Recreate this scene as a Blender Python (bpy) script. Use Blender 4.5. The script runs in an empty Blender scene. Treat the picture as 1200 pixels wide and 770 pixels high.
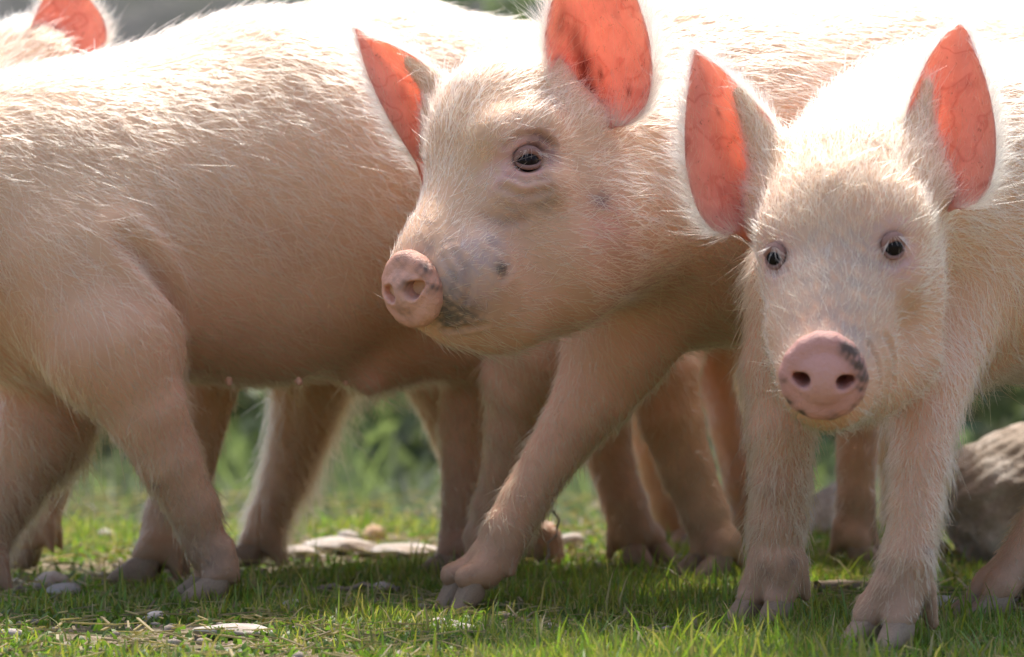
import bpy, math, random
import numpy as np
from mathutils import Vector, Matrix

random.seed(7)
rng = np.random.default_rng(7)
scene = bpy.context.scene
COL = scene.collection

# ------------------------------------------------------------------ camera
CAM_H = 0.33                      # a crouching photographer
FPX = 4585.0                      # focal length in photo pixels (1200 wide)
cam = bpy.data.cameras.new('camera')
cam_o = bpy.data.objects.new('camera', cam)
COL.objects.link(cam_o)
cam.sensor_width = 36.0
cam.lens = 36.0 * FPX / 1200.0
cam_o.location = (0, 0, CAM_H)
cam_o.rotation_euler = (math.pi / 2 - math.atan(65.0 / FPX), 0, 0)
cam.clip_start = 0.05
cam.clip_end = 2000
cam.dof.use_dof = True
cam.dof.focus_distance = 3.58
cam.dof.aperture_fstop = 7.0
scene.camera = cam_o

# ------------------------------------------------------------------ light
SUN_DIR = Vector((0.0, 0.45, 0.89)).normalized()      # where the sun stands
world = bpy.data.worlds.new('World')
scene.world = world
world.use_nodes = True
wn = world.node_tree
bgn = wn.nodes['Background']
sky = wn.nodes.new('ShaderNodeTexSky')
sky.sky_type = 'NISHITA'
sky.sun_disc = False
sky.sun_elevation = math.asin(SUN_DIR.z)
sky.sun_rotation = math.atan2(SUN_DIR.x, SUN_DIR.y)
sky.air_density = 1.0
sky.dust_density = 4.0
wn.links.new(sky.outputs[0], bgn.inputs[0])
bgn.inputs[1].default_value = 0.15
sun = bpy.data.lights.new('sun', 'SUN')
sun.energy = 2.15
sun.angle = math.radians(0.5)
sun.color = (1.0, 0.94, 0.84)
sun_o = bpy.data.objects.new('sun', sun)
sun_o.rotation_euler = SUN_DIR.to_track_quat('Z', 'Y').to_euler()
sun_o.location = (0, 0, 10)
COL.objects.link(sun_o)
scene.view_settings.view_transform = 'Standard'
scene.view_settings.look = 'None'
scene.view_settings.gamma = 1.0
scene.view_settings.exposure = 1.06
try:
    scene.cycles.use_denoising = True
    scene.cycles.max_bounces = 10
    scene.cycles.transparent_max_bounces = 8
    scene.cycles.transmission_bounces = 8
except Exception:
    pass


def P(px, py, d):
    """photo pixel at a distance -> world point"""
    return np.array([(px - 600.0) * d / FPX, d, CAM_H - (py - 320.0) * d / FPX])


# ------------------------------------------------------------------ object helpers
def link(name, data, parent=None, origin=None):
    o = bpy.data.objects.new(name, data)
    COL.objects.link(o)
    if parent is not None:
        o.parent = parent
    if origin is not None:
        o.location = origin
    return o


def empty(name, loc):
    o = bpy.data.objects.new(name, None)
    COL.objects.link(o)
    o.location = loc
    o.empty_display_size = 0.05
    return o


def tag(o, label=None, cat=None, group=None, kind=None):
    if label: o['label'] = label
    if cat: o['category'] = cat
    if group: o['group'] = group
    if kind: o['kind'] = kind
    return o


def mesh_np(name, V, F, mat=None, color=None, smooth=True, attr='paint'):
    """V (n,3) F (m,k) numpy"""
    me = bpy.data.meshes.new(name)
    V = np.asarray(V, np.float32); F = np.asarray(F, np.int32)
    n, (m, k) = len(V), F.shape
    me.vertices.add(n); me.vertices.foreach_set('co', V.ravel())
    me.loops.add(m * k); me.loops.foreach_set('vertex_index', F.ravel())
    me.polygons.add(m)
    me.polygons.foreach_set('loop_start', np.arange(0, m * k, k, dtype=np.int32))
    me.polygons.foreach_set('loop_total', np.full(m, k, np.int32))
    me.polygons.foreach_set('use_smooth', np.full(m, smooth, bool))
    me.update(calc_edges=True)
    if color is not None:
        c = np.ones((n, 4), np.float32); c[:, :3] = color
        a = me.color_attributes.new(attr, 'FLOAT_COLOR', 'POINT')
        a.data.foreach_set('color', c.ravel())
    if mat is not None:
        me.materials.append(mat)
    return me


# ------------------------------------------------------------------ materials
def new_mat(name):
    m = bpy.data.materials.new(name)
    m.use_nodes = True
    nt = m.node_tree
    return m, nt, nt.nodes['Principled BSDF']


def N(nt, t, **kw):
    n = nt.nodes.new(t)
    for k, v in kw.items():
        setattr(n, k, v)
    return n


def noise(nt, scale, detail=4.0, rough=0.6, coord='Object'):
    tc = N(nt, 'ShaderNodeTexCoord')
    nz = N(nt, 'ShaderNodeTexNoise')
    nz.inputs['Scale'].default_value = scale
    nz.inputs['Detail'].default_value = detail
    nz.inputs['Roughness'].default_value = rough
    nt.links.new(tc.outputs[coord], nz.inputs['Vector'])
    return nz


def ramp(nt, src, stops):
    r = N(nt, 'ShaderNodeValToRGB')
    e = r.color_ramp.elements
    while len(e) < len(stops):
        e.new(0.5)
    for i, (p, c) in enumerate(stops):
        e[i].position = p
        e[i].color = (c[0], c[1], c[2], 1) if hasattr(c, '__len__') else (c, c, c, 1)
    nt.links.new(src, r.inputs[0])
    return r


def mixc(nt, fac, a, b, mode='MIX'):
    m = N(nt, 'ShaderNodeMix', data_type='RGBA', blend_type=mode)
    for sock, v in ((m.inputs[0], fac), (m.inputs[6], a), (m.inputs[7], b)):
        if hasattr(v, 'is_linked') or hasattr(v, 'links'):
            nt.links.new(v, sock)
        elif isinstance(v, (int, float)):
            sock.default_value = v
        else:
            sock.default_value = (v[0], v[1], v[2], 1)
    return m.outputs[2]


def bump(nt, bsdf, src, strength, dist):
    b = N(nt, 'ShaderNodeBump')
    b.inputs['Strength'].default_value = strength
    b.inputs['Distance'].default_value = dist
    nt.links.new(src, b.inputs['Height'])
    nt.links.new(b.outputs[0], bsdf.inputs['Normal'])
    return b


def skin_material(name, sss=0.25, scale=0.006, rough=0.55, grime=0.5, mott=1.0, bmp=0.5):
    m, nt, b = new_mat(name)
    at = N(nt, 'ShaderNodeAttribute', attribute_name='paint')
    n1 = noise(nt, 14, 5, 0.6)
    r1 = ramp(nt, n1.outputs['Fac'], [(0.3, (0.86, 0.80, 0.78)), (0.55, (1, 1, 1)), (0.75, (1.0, 0.90, 0.86))])
    c = mixc(nt, 0.8 * mott, at.outputs['Color'], r1.outputs[0], 'MULTIPLY')
    n2 = noise(nt, 160, 5, 0.7)
    r2 = ramp(nt, n2.outputs['Fac'], [(0.60, 0.0), (0.70, 1.0)])
    n2b = noise(nt, 22, 3, 0.6)
    r2b = ramp(nt, n2b.outputs['Fac'], [(0.50, 0.0), (0.66, 1.0)])
    ml = N(nt, 'ShaderNodeMath', operation='MULTIPLY')
    nt.links.new(r2.outputs[0], ml.inputs[0]); nt.links.new(r2b.outputs[0], ml.inputs[1])
    ml2 = N(nt, 'ShaderNodeMath', operation='MULTIPLY'); ml2.inputs[1].default_value = grime
    nt.links.new(ml.outputs[0], ml2.inputs[0])
    c = mixc(nt, ml2.outputs[0], c, (0.16, 0.10, 0.07))
    nt.links.new(c, b.inputs['Base Color'])
    b.inputs['Roughness'].default_value = rough
    b.inputs['Specular IOR Level'].default_value = 0.35
    b.inputs['Subsurface Weight'].default_value = sss
    b.inputs['Subsurface Radius'].default_value = (1.0, 0.40, 0.25)
    b.inputs['Subsurface Scale'].default_value = scale
    n3 = noise(nt, 260, 6, 0.7)
    n4 = noise(nt, 60, 4, 0.6)
    ad = N(nt, 'ShaderNodeMath', operation='ADD')
    nt.links.new(n3.outputs['Fac'], ad.inputs[0]); nt.links.new(n4.outputs['Fac'], ad.inputs[1])
    bump(nt, b, ad.outputs[0], bmp, 0.002)
    return m


M_SKIN = skin_material('pig_skin')
M_SNOUT = skin_material('snout_skin', sss=0.2, scale=0.004, rough=0.33, grime=0.9, bmp=1.0)


def ear_material():
    m, nt, b = new_mat('ear_skin')
    at = N(nt, 'ShaderNodeAttribute', attribute_name='paint')
    n1 = noise(nt, 55, 5, 0.65)
    r1 = ramp(nt, n1.outputs['Fac'], [(0.3, (0.85, 0.74, 0.70)), (0.6, (1, 1, 1))])
    c = mixc(nt, 0.7, at.outputs['Color'], r1.outputs[0], 'MULTIPLY')
    # faint veins: thin level lines of a stretched noise
    nv = noise(nt, 20, 2, 0.5)
    rv = ramp(nt, nv.outputs['Fac'], [(0.455, (1, 1, 1)), (0.48, (0.74, 0.42, 0.38)), (0.505, (1, 1, 1))])
    c = mixc(nt, 0.45, c, rv.outputs[0], 'MULTIPLY')
    nlo = noise(nt, 16, 3, 0.5)
    rlo = ramp(nt, nlo.outputs['Fac'], [(0.35, (0.84, 0.72, 0.68)), (0.65, (1.0, 1.0, 1.0))])
    c = mixc(nt, 0.6, c, rlo.outputs[0], 'MULTIPLY')
    n2 = noise(nt, 210, 4, 0.7)
    r2 = ramp(nt, n2.outputs['Fac'], [(0.62, 0.0), (0.70, 0.6)])
    c = mixc(nt, r2.outputs[0], c, (0.17, 0.07, 0.045))
    nt.links.new(c, b.inputs['Base Color'])
    b.inputs['Roughness'].default_value = 0.5
    b.inputs['Specular IOR Level'].default_value = 0.3
    tr = N(nt, 'ShaderNodeBsdfTranslucent')
    ct = mixc(nt, 1.0, c, (1.0, 0.66, 0.54), 'MULTIPLY')
    nt.links.new(ct, tr.inputs[0])
    mx = N(nt, 'ShaderNodeMixShader'); mx.inputs[0].default_value = 0.76
    out = nt.nodes['Material Output']
    nt.links.new(b.outputs[0], mx.inputs[1]); nt.links.new(tr.outputs[0], mx.inputs[2])
    nt.links.new(mx.outputs[0], out.inputs['Surface'])
    bump(nt, b, n1.outputs['Fac'], 0.4, 0.002)
    return m


M_EAR = ear_material()


def hair_material(name, col, rough=0.35):
    m = bpy.data.materials.new(name)
    m.use_nodes = True
    nt = m.node_tree
    for n in list(nt.nodes):
        nt.nodes.remove(n)
    out = N(nt, 'ShaderNodeOutputMaterial')
    h = N(nt, 'ShaderNodeBsdfHairPrincipled')
    h.parametrization = 'COLOR'
    hi = N(nt, 'ShaderNodeHairInfo')
    at = N(nt, 'ShaderNodeAttribute', attribute_name='soil')  # soil on legs and coat, plus shade painted into one face's fur
    r = ramp(nt, hi.outputs['Random'], [(0.0, tuple(x * y for x, y in zip(col, (0.72, 0.62, 0.50)))),
                                        (0.25, col), (1.0, tuple(min(0.95, x * 1.08) for x in col))])
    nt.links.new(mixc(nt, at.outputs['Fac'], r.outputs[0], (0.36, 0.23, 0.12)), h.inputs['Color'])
    h.inputs['Roughness'].default_value = rough
    h.inputs['Radial Roughness'].default_value = 0.5
    nt.links.new(h.outputs[0], out.inputs['Surface'])
    return m


M_HAIR = hair_material('pale_bristle', (0.80, 0.69, 0.445))
M_LASH = hair_material('eyelash_bristle', (0.80, 0.66, 0.48))


def plain(name, col, rough=0.6, nscale=40, dark=0.6, bmp=0.4, bdist=0.003, spec=0.4, grime=None):
    m, nt, b = new_mat(name)
    n1 = noise(nt, nscale, 6, 0.65)
    r1 = ramp(nt, n1.outputs['Fac'], [(0.3, tuple(c * dark for c in col)), (0.7, col)])
    c = r1.outputs[0]
    if grime:
        n2 = noise(nt, nscale * 0.3, 5, 0.7)
        r2 = ramp(nt, n2.outputs['Fac'], [(0.48, 0.0), (0.62, 1.0)])
        c = mixc(nt, r2.outputs[0], c, grime)
    nt.links.new(c, b.inputs['Base Color'])
    b.inputs['Roughness'].default_value = rough
    b.inputs['Specular IOR Level'].default_value = spec
    bump(nt, b, n1.outputs['Fac'], bmp, bdist)
    return m


M_HOOF = plain('hoof_horn', (0.40, 0.27, 0.18), 0.55, 60, 0.55, grime=(0.25, 0.165, 0.11))
M_EYE, _nt, _b = new_mat('eyeball_dark')
_b.inputs['Base Color'].default_value = (0.012, 0.008, 0.007, 1)
_b.inputs['Roughness'].default_value = 0.06
_b.inputs['Specular IOR Level'].default_value = 0.12

# ------------------------------------------------------------------ signed distance modelling
SKIN = np.array([0.68, 0.42, 0.25])


def cone(a, ra, b=None, rb=None, k=0.03, w=None, s=1.0, op='u', flow=(0, 0, -1), hl=0.02, dens=1.0, col=None, sub=0):
    a = np.asarray(a, float)
    if b is None:
        b, rb = a + np.array([0, 0, 1e-5]), ra
    return dict(a=a, ra=ra, b=np.asarray(b, float), rb=rb, k=k, w=None if w is None else np.asarray(w, float) / np.linalg.norm(w),
                s=s, op=op, flow=np.asarray(flow, float), hl=hl, dens=dens, col=None if col is None else np.asarray(col, float))


def S(px, py, d, r, **kw):                        # sphere given in photo pixels
    return cone(P(px, py, d), r * d / FPX, **kw)


def K(p, q, **kw):                                # rounded cone, (px,py,d,r) twice
    return cone(P(*p[:3]), p[3] * p[2] / FPX, P(*q[:3]), q[3] * q[2] / FPX, **kw)


def chain(pts, k=0.02, **kw):
    return [K(pts[i], pts[i + 1], k=k if i == 0 else 0.007, **kw) for i in range(len(pts) - 1)]


def prim_dist(pr, X):
    a = pr['a']; q = X - a; ba = pr['b'] - a
    if pr['w'] is not None:
        w = pr['w']; f = 1.0 / pr['s'] - 1.0
        q = q + (q @ w)[..., None] * (f * w)
        ba = ba + (ba @ w) * f * w
    t = np.clip((q @ ba) / max(ba @ ba, 1e-12), 0, 1)
    r = pr['ra'] + (pr['rb'] - pr['ra']) * t
    d = np.sqrt(((q - t[..., None] * ba) ** 2).sum(-1)) - r
    return d * (pr['s'] ** 0.5 if pr['w'] is not None else 1.0)


def combine(F, d, pr):
    k = pr['k']
    if pr['op'] == 'u':
        h = np.maximum(k - np.abs(F - d), 0) / k
        return np.minimum(F, d) - h * h * k * 0.25
    h = np.maximum(k - np.abs(-F - d), 0) / k           # smooth subtraction
    return np.maximum(F, -d) + h * h * k * 0.25


def field_at(prims, X):
    F = np.full(X.shape[:-1], 1.0)
    for pr in prims:
        F = combine(F, prim_dist(pr, X), pr)
    return F


def grid_mesh(prims, h, warp=None):
    lo = np.min([np.minimum(p['a'] - p['ra'], p['b'] - p['rb']) for p in prims if p['op'] == 'u'], 0) - 4 * h - 0.01
    hi = np.max([np.maximum(p['a'] + p['ra'], p['b'] + p['rb']) for p in prims if p['op'] == 'u'], 0) + 4 * h + 0.01
    n = np.ceil((hi - lo) / h).astype(int) + 1
    F = np.full(n, 1.0, np.float32)
    ax = [lo[i] + h * np.arange(n[i]) for i in range(3)]
    for pr in prims:
        pad = pr['k'] * 1.1 + 2 * h
        l = np.minimum(pr['a'] - pr['ra'], pr['b'] - pr['rb']) - pad
        u = np.maximum(pr['a'] + pr['ra'], pr['b'] + pr['rb']) + pad
        i0 = np.clip(np.floor((l - lo) / h).astype(int), 0, n - 1)
        i1 = np.clip(np.ceil((u - lo) / h).astype(int) + 1, 1, n)
        sl = tuple(slice(i0[j], i1[j]) for j in range(3))
        X = np.stack(np.meshgrid(*(ax[j][sl[j]] for j in range(3)), indexing='ij'), -1).astype(np.float32)
        d = prim_dist({**pr, 'a': pr['a'].astype(np.float32), 'b': pr['b'].astype(np.float32),
                       'w': None if pr['w'] is None else pr['w'].astype(np.float32)}, X)
        F[sl] = combine(F[sl], d, pr)
    if warp is not None:
        warp(F, ax, lo, h)
    ins = F < 0
    c = [ins[a:n[0] - 1 + a, b:n[1] - 1 + b, e:n[2] - 1 + e] for a in (0, 1) for b in (0, 1) for e in (0, 1)]
    anyi = c[0].copy(); alli = c[0].copy()
    for q in c[1:]:
        anyi |= q; alli &= q
    act = anyi & ~alli
    idx = np.argwhere(act)
    ids = np.full(act.shape, -1, np.int32); ids[act] = np.arange(len(idx))
    off = np.array([[a, b, e] for a in (0, 1) for b in (0, 1) for e in (0, 1)])
    vals = np.stack([F[idx[:, 0] + o[0], idx[:, 1] + o[1], idx[:, 2] + o[2]] for o in off], 1)
    acc = np.zeros((len(idx), 3)); cnt = np.zeros(len(idx))
    for i in range(8):
        for j in range(i + 1, 8):
            if np.abs(off[i] - off[j]).sum() != 1: continue
            v0, v1 = vals[:, i], vals[:, j]
            m = (v0 < 0) != (v1 < 0)
            t = v0[m] / (v0[m] - v1[m])
            acc[m] += off[i] + t[:, None] * (off[j] - off[i]); cnt[m] += 1
    V = lo + h * (idx + acc / cnt[:, None])
    quads = []
    for axis in range(3):
        u, v = [(1, 2), (2, 0), (0, 1)][axis]
        s0 = [slice(None)] * 3; s1 = [slice(None)] * 3
        s0[axis] = slice(0, -1); s1[axis] = slice(1, None)
        for q in (u, v):
            s0[q] = slice(1, -1); s1[q] = slice(1, -1)
        a0, a1 = ins[tuple(s0)], ins[tuple(s1)]
        e = np.argwhere(a0 != a1)
        sgn = a0[e[:, 0], e[:, 1], e[:, 2]]
        base = e.copy(); base[:, u] += 1; base[:, v] += 1
        cells = []
        for du, dv in ((-1, -1), (0, -1), (0, 0), (-1, 0)):
            b2 = base.copy(); b2[:, u] += du; b2[:, v] += dv
            cells.append(ids[b2[:, 0], b2[:, 1], b2[:, 2]])
        q = np.stack(cells, 1)
        q[~sgn] = q[~sgn][:, ::-1]
        quads.append(q)
    Q = np.concatenate(quads)
    Q = Q[(Q >= 0).all(1)]
    return V, Q


def vert_normals(V, Q):
    nn = np.cross(V[Q[:, 2]] - V[Q[:, 0]], V[Q[:, 3]] - V[Q[:, 1]])
    out = np.zeros_like(V)
    for i in range(4):
        np.add.at(out, Q[:, i], nn)
    return out / np.maximum(np.linalg.norm(out, axis=1, keepdims=True), 1e-12)


def smooth_verts(V, Q, it=1, lam=0.5):
    for _ in range(it):
        acc = np.zeros_like(V); cnt = np.zeros(len(V))
        for i in range(4):
            for j in (1, 3):
                np.add.at(acc, Q[:, i], V[Q[:, (i + j) % 4]]); np.add.at(cnt, Q[:, i], 1)
        V = V + lam * (acc / np.maximum(cnt, 1)[:, None] - V)
    return V


def wob(X, f, ph):
    """cheap smooth vector noise"""
    out = np.zeros_like(X)
    for i in range(3):
        for m, (a, b, c) in enumerate(((1.0, 0.7, -0.5), (-0.6, 1.1, 0.8), (0.9, -0.8, 1.2))):
            out[:, i] += np.sin(f * (1 + 0.37 * m) * (a * X[:, (i + 1) % 3] + b * X[:, (i + 2) % 3] + c * X[:, i]) + ph + 1.7 * i + 2.3 * m)
    return out / 3.0


def hair_object(name, roots, normals, flow, length, parent, origin, mat, lift=0.42, rad=0.00017, npt=5, jit=0.35, clump=0.35, curl=0.25, soil=None):
    n = len(roots)
    t = flow - (flow * normals).sum(1, keepdims=True) * normals
    t /= np.maximum(np.linalg.norm(t, axis=1, keepdims=True), 1e-6)
    t = t + clump * 0.55 * wob(roots, 38, 0.4) + clump * 0.8 * wob(roots, 110, 1.9) + jit * rng.normal(size=(n, 3))
    t -= (t * normals).sum(1, keepdims=True) * normals
    t /= np.maximum(np.linalg.norm(t, axis=1, keepdims=True), 1e-6)
    L = length * np.exp(rng.normal(0, 0.38, n))
    li = np.clip(lift + rng.normal(0, 0.18, n), 0.08, 1.3)
    d0 = t * np.cos(li)[:, None] + normals * np.sin(li)[:, None]
    bend = t * (0.15 + curl * rng.random(n))[:, None] - normals * 0.06 + rng.normal(0, 0.10, (n, 3)) + np.array([0, 0, -0.06])
    u = np.linspace(0, 1, npt)
    pts = roots[:, None, :] - normals[:, None, :] * 0.0006 + L[:, None, None] * (u[None, :, None] * d0[:, None, :] + (u ** 2)[None, :, None] * bend[:, None, :])
    cu = bpy.data.hair_curves.new(name)
    cu.add_curves([npt] * n)
    cu.attributes['position'].data.foreach_set('vector', (pts - np.asarray(origin)).astype(np.float32).ravel())
    r = rad * (0.75 + 0.5 * rng.random(n))[:, None] * (1 - 0.8 * u ** 1.5)[None, :]
    at = cu.attributes.get('radius') or cu.attributes.new('radius', 'FLOAT', 'POINT')
    at.data.foreach_set('value', r.astype(np.float32).ravel())
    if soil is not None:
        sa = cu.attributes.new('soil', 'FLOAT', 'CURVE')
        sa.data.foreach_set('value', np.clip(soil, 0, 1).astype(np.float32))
    cu.materials.append(mat)
    o = link(name, cu, parent)
    return o


def sample_quads(V, Q, weights, n):
    """n random points on quads; returns (points, quad index, bary verts)"""
    A = np.linalg.norm(np.cross(V[Q[:, 2]] - V[Q[:, 0]], V[Q[:, 3]] - V[Q[:, 1]]), axis=1) * weights
    cdf = np.cumsum(A); f = np.searchsorted(cdf, rng.random(n) * cdf[-1])
    f = np.clip(f, 0, len(Q) - 1)
    a, b = rng.random(n)[:, None], rng.random(n)[:, None]
    q = Q[f]
    pt = (1 - a) * (1 - b) * V[q[:, 0]] + a * (1 - b) * V[q[:, 1]] + a * b * V[q[:, 2]] + (1 - a) * b * V[q[:, 3]]
    return pt, q[:, 0]


# ------------------------------------------------------------------ pig parts
def unit(v):
    v = np.asarray(v, float)
    return v / np.linalg.norm(v)


def hoof_mesh(tip_up=0.0):
    """one claw: a blunt wedge, x forward, sole at z=0, length ~1"""
    nu, nv = 14, 12
    V = []
    for i in range(nu + 1):
        t = i / nu                                   # heel -> toe
        x = -0.5 + t
        wd = 0.30 * (1 - 0.55 * t ** 2.2) * min(1, 3.2 * t + 0.45)
        ht = 0.80 * (1 - 0.78 * max(0.0, (t - 0.30) / 0.70) ** 1.15)
        if i == nu: wd *= 0.3; ht *= 0.6
        for j in range(nv):
            a = 2 * math.pi * j / nv
            y = wd * math.copysign(abs(math.cos(a)) ** 0.7, math.cos(a))
            z = ht * 0.5 * (1 + math.copysign(abs(math.sin(a)) ** 0.6, math.sin(a)))
            V.append((x - 0.25 * z / 0.75, y * (1 - 0.25 * z), z))
    F = []
    for i in range(nu):
        for j in range(nv):
            F.append((i * nv + j, i * nv + (j + 1) % nv, (i + 1) * nv + (j + 1) % nv, (i + 1) * nv + j))
    V = np.array(V); c0 = len(V)
    V = np.vstack([V, V[:nv].mean(0), V[-nv:].mean(0)])
    for j in range(0, nv):
        F.append((c0, (j + 1) % nv, j, j)); F.append((c0 + 1, nu * nv + j, nu * nv + (j + 1) % nv, nu * nv + (j + 1) % nv))
    F4 = [f for f in F if len(set(f)) == 4]; F3 = [f[:3] for f in F if len(set(f)) == 3]
    me = bpy.data.meshes.new('hoof')
    me.from_pydata([tuple(v) for v in V], [], F4 + F3)
    me.polygons.foreach_set('use_smooth', [True] * len(me.polygons))
    me.materials.append(M_HOOF)
    me.update()
    return me


HOOF = hoof_mesh()


def add_foot(prims, root, origin, px, d, face, z=0.0, pitch=0.0, size=1.0, dew=True, fetlock=None, kwl=None, splay=0.25):
    """pastern + dewclaws into the body field, two hooves as parts. px,d: middle of the foot"""
    face = unit(np.array([face[0], face[1], 0.0]))
    side = np.array([-face[1], face[0], 0.0])
    up0 = np.array([0, 0, 1.0])
    cp, sp = math.cos(pitch), math.sin(pitch)
    f3 = face * cp - up0 * sp
    up3 = face * sp + up0 * cp
    base = np.array([(px - 600) * d / FPX, d, z])
    s = size
    kwl = dict(kwl or {}); kwl['hl'] = 0.0045; kwl['dens'] = 0.30
    ank = np.asarray(fetlock, float)
    for sg in (-1, 1):
        top = base + side * sg * 0.0125 * s + up3 * 0.032 * s - f3 * 0.006 * s
        if pitch: top = ank * 0.5 + base * 0.5 + side * sg * 0.0115 * s + up3 * 0.006 * s
        prims.append(cone(ank + side * sg * 0.006 * s, 0.0175 * s, top, 0.0150 * s, k=0.006, **kwl))
        prims.append(cone(top, 0.0150 * s, base + side * sg * 0.0145 * s + f3 * 0.002 * s + up3 * 0.025 * s, 0.0115 * s, k=0.004, **kwl))
        if dew:
            a = ank + side * sg * 0.015 * s - f3 * 0.012 * s
            b = a + (f3 * 0.012 - up3 * 0.016 if pitch else -f3 * 0.010 - up3 * 0.030) * s + side * sg * 0.004 * s
            prims.append(cone(a, 0.0115 * s, b, 0.0055 * s, k=0.008, **kwl))
        ho = link('hoof', HOOF, root)
        f2 = unit(f3 + side * sg * splay * 0.35)
        s2 = unit(np.cross(up3, f2))
        sc = 0.046 * s
        hz = 0.72 if pitch else 1.0
        M = Matrix(((f2[0] * sc, s2[0] * sc * 0.98, up3[0] * sc * hz, 0), (f2[1] * sc, s2[1] * sc * 0.98, up3[1] * sc * hz, 0),
                    (f2[2] * sc, s2[2] * sc * 0.98, up3[2] * sc * hz, 0), (0, 0, 0, 1)))
        loc = base + side * sg * 0.0160 * s + f3 * (0.022 if pitch else 0.015) * s - np.asarray(origin)
        ho.matrix_basis = Matrix.Translation(Vector(loc)) @ M


def poly_at(pts, u):
    """arc-length interpolation, smooth"""
    pts = np.asarray(pts, float)
    seg = np.linalg.norm(np.diff(pts[:, :2], axis=0), axis=1)
    s = np.concatenate([[0], np.cumsum(seg)]); s /= s[-1]
    out = np.stack([np.interp(u, s, pts[:, i]) for i in range(pts.shape[1])], -1)
    return out


def smooth_poly(pts, it=2):
    pts = np.asarray(pts, float)
    for _ in range(it):
        a = pts[:-1] * 0.75 + pts[1:] * 0.25; b = pts[:-1] * 0.25 + pts[1:] * 0.75
        q = np.empty((len(a) * 2, pts.shape[1])); q[0::2] = a; q[1::2] = b
        pts = np.vstack([pts[:1], q, pts[-1:]])
    return pts


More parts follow.
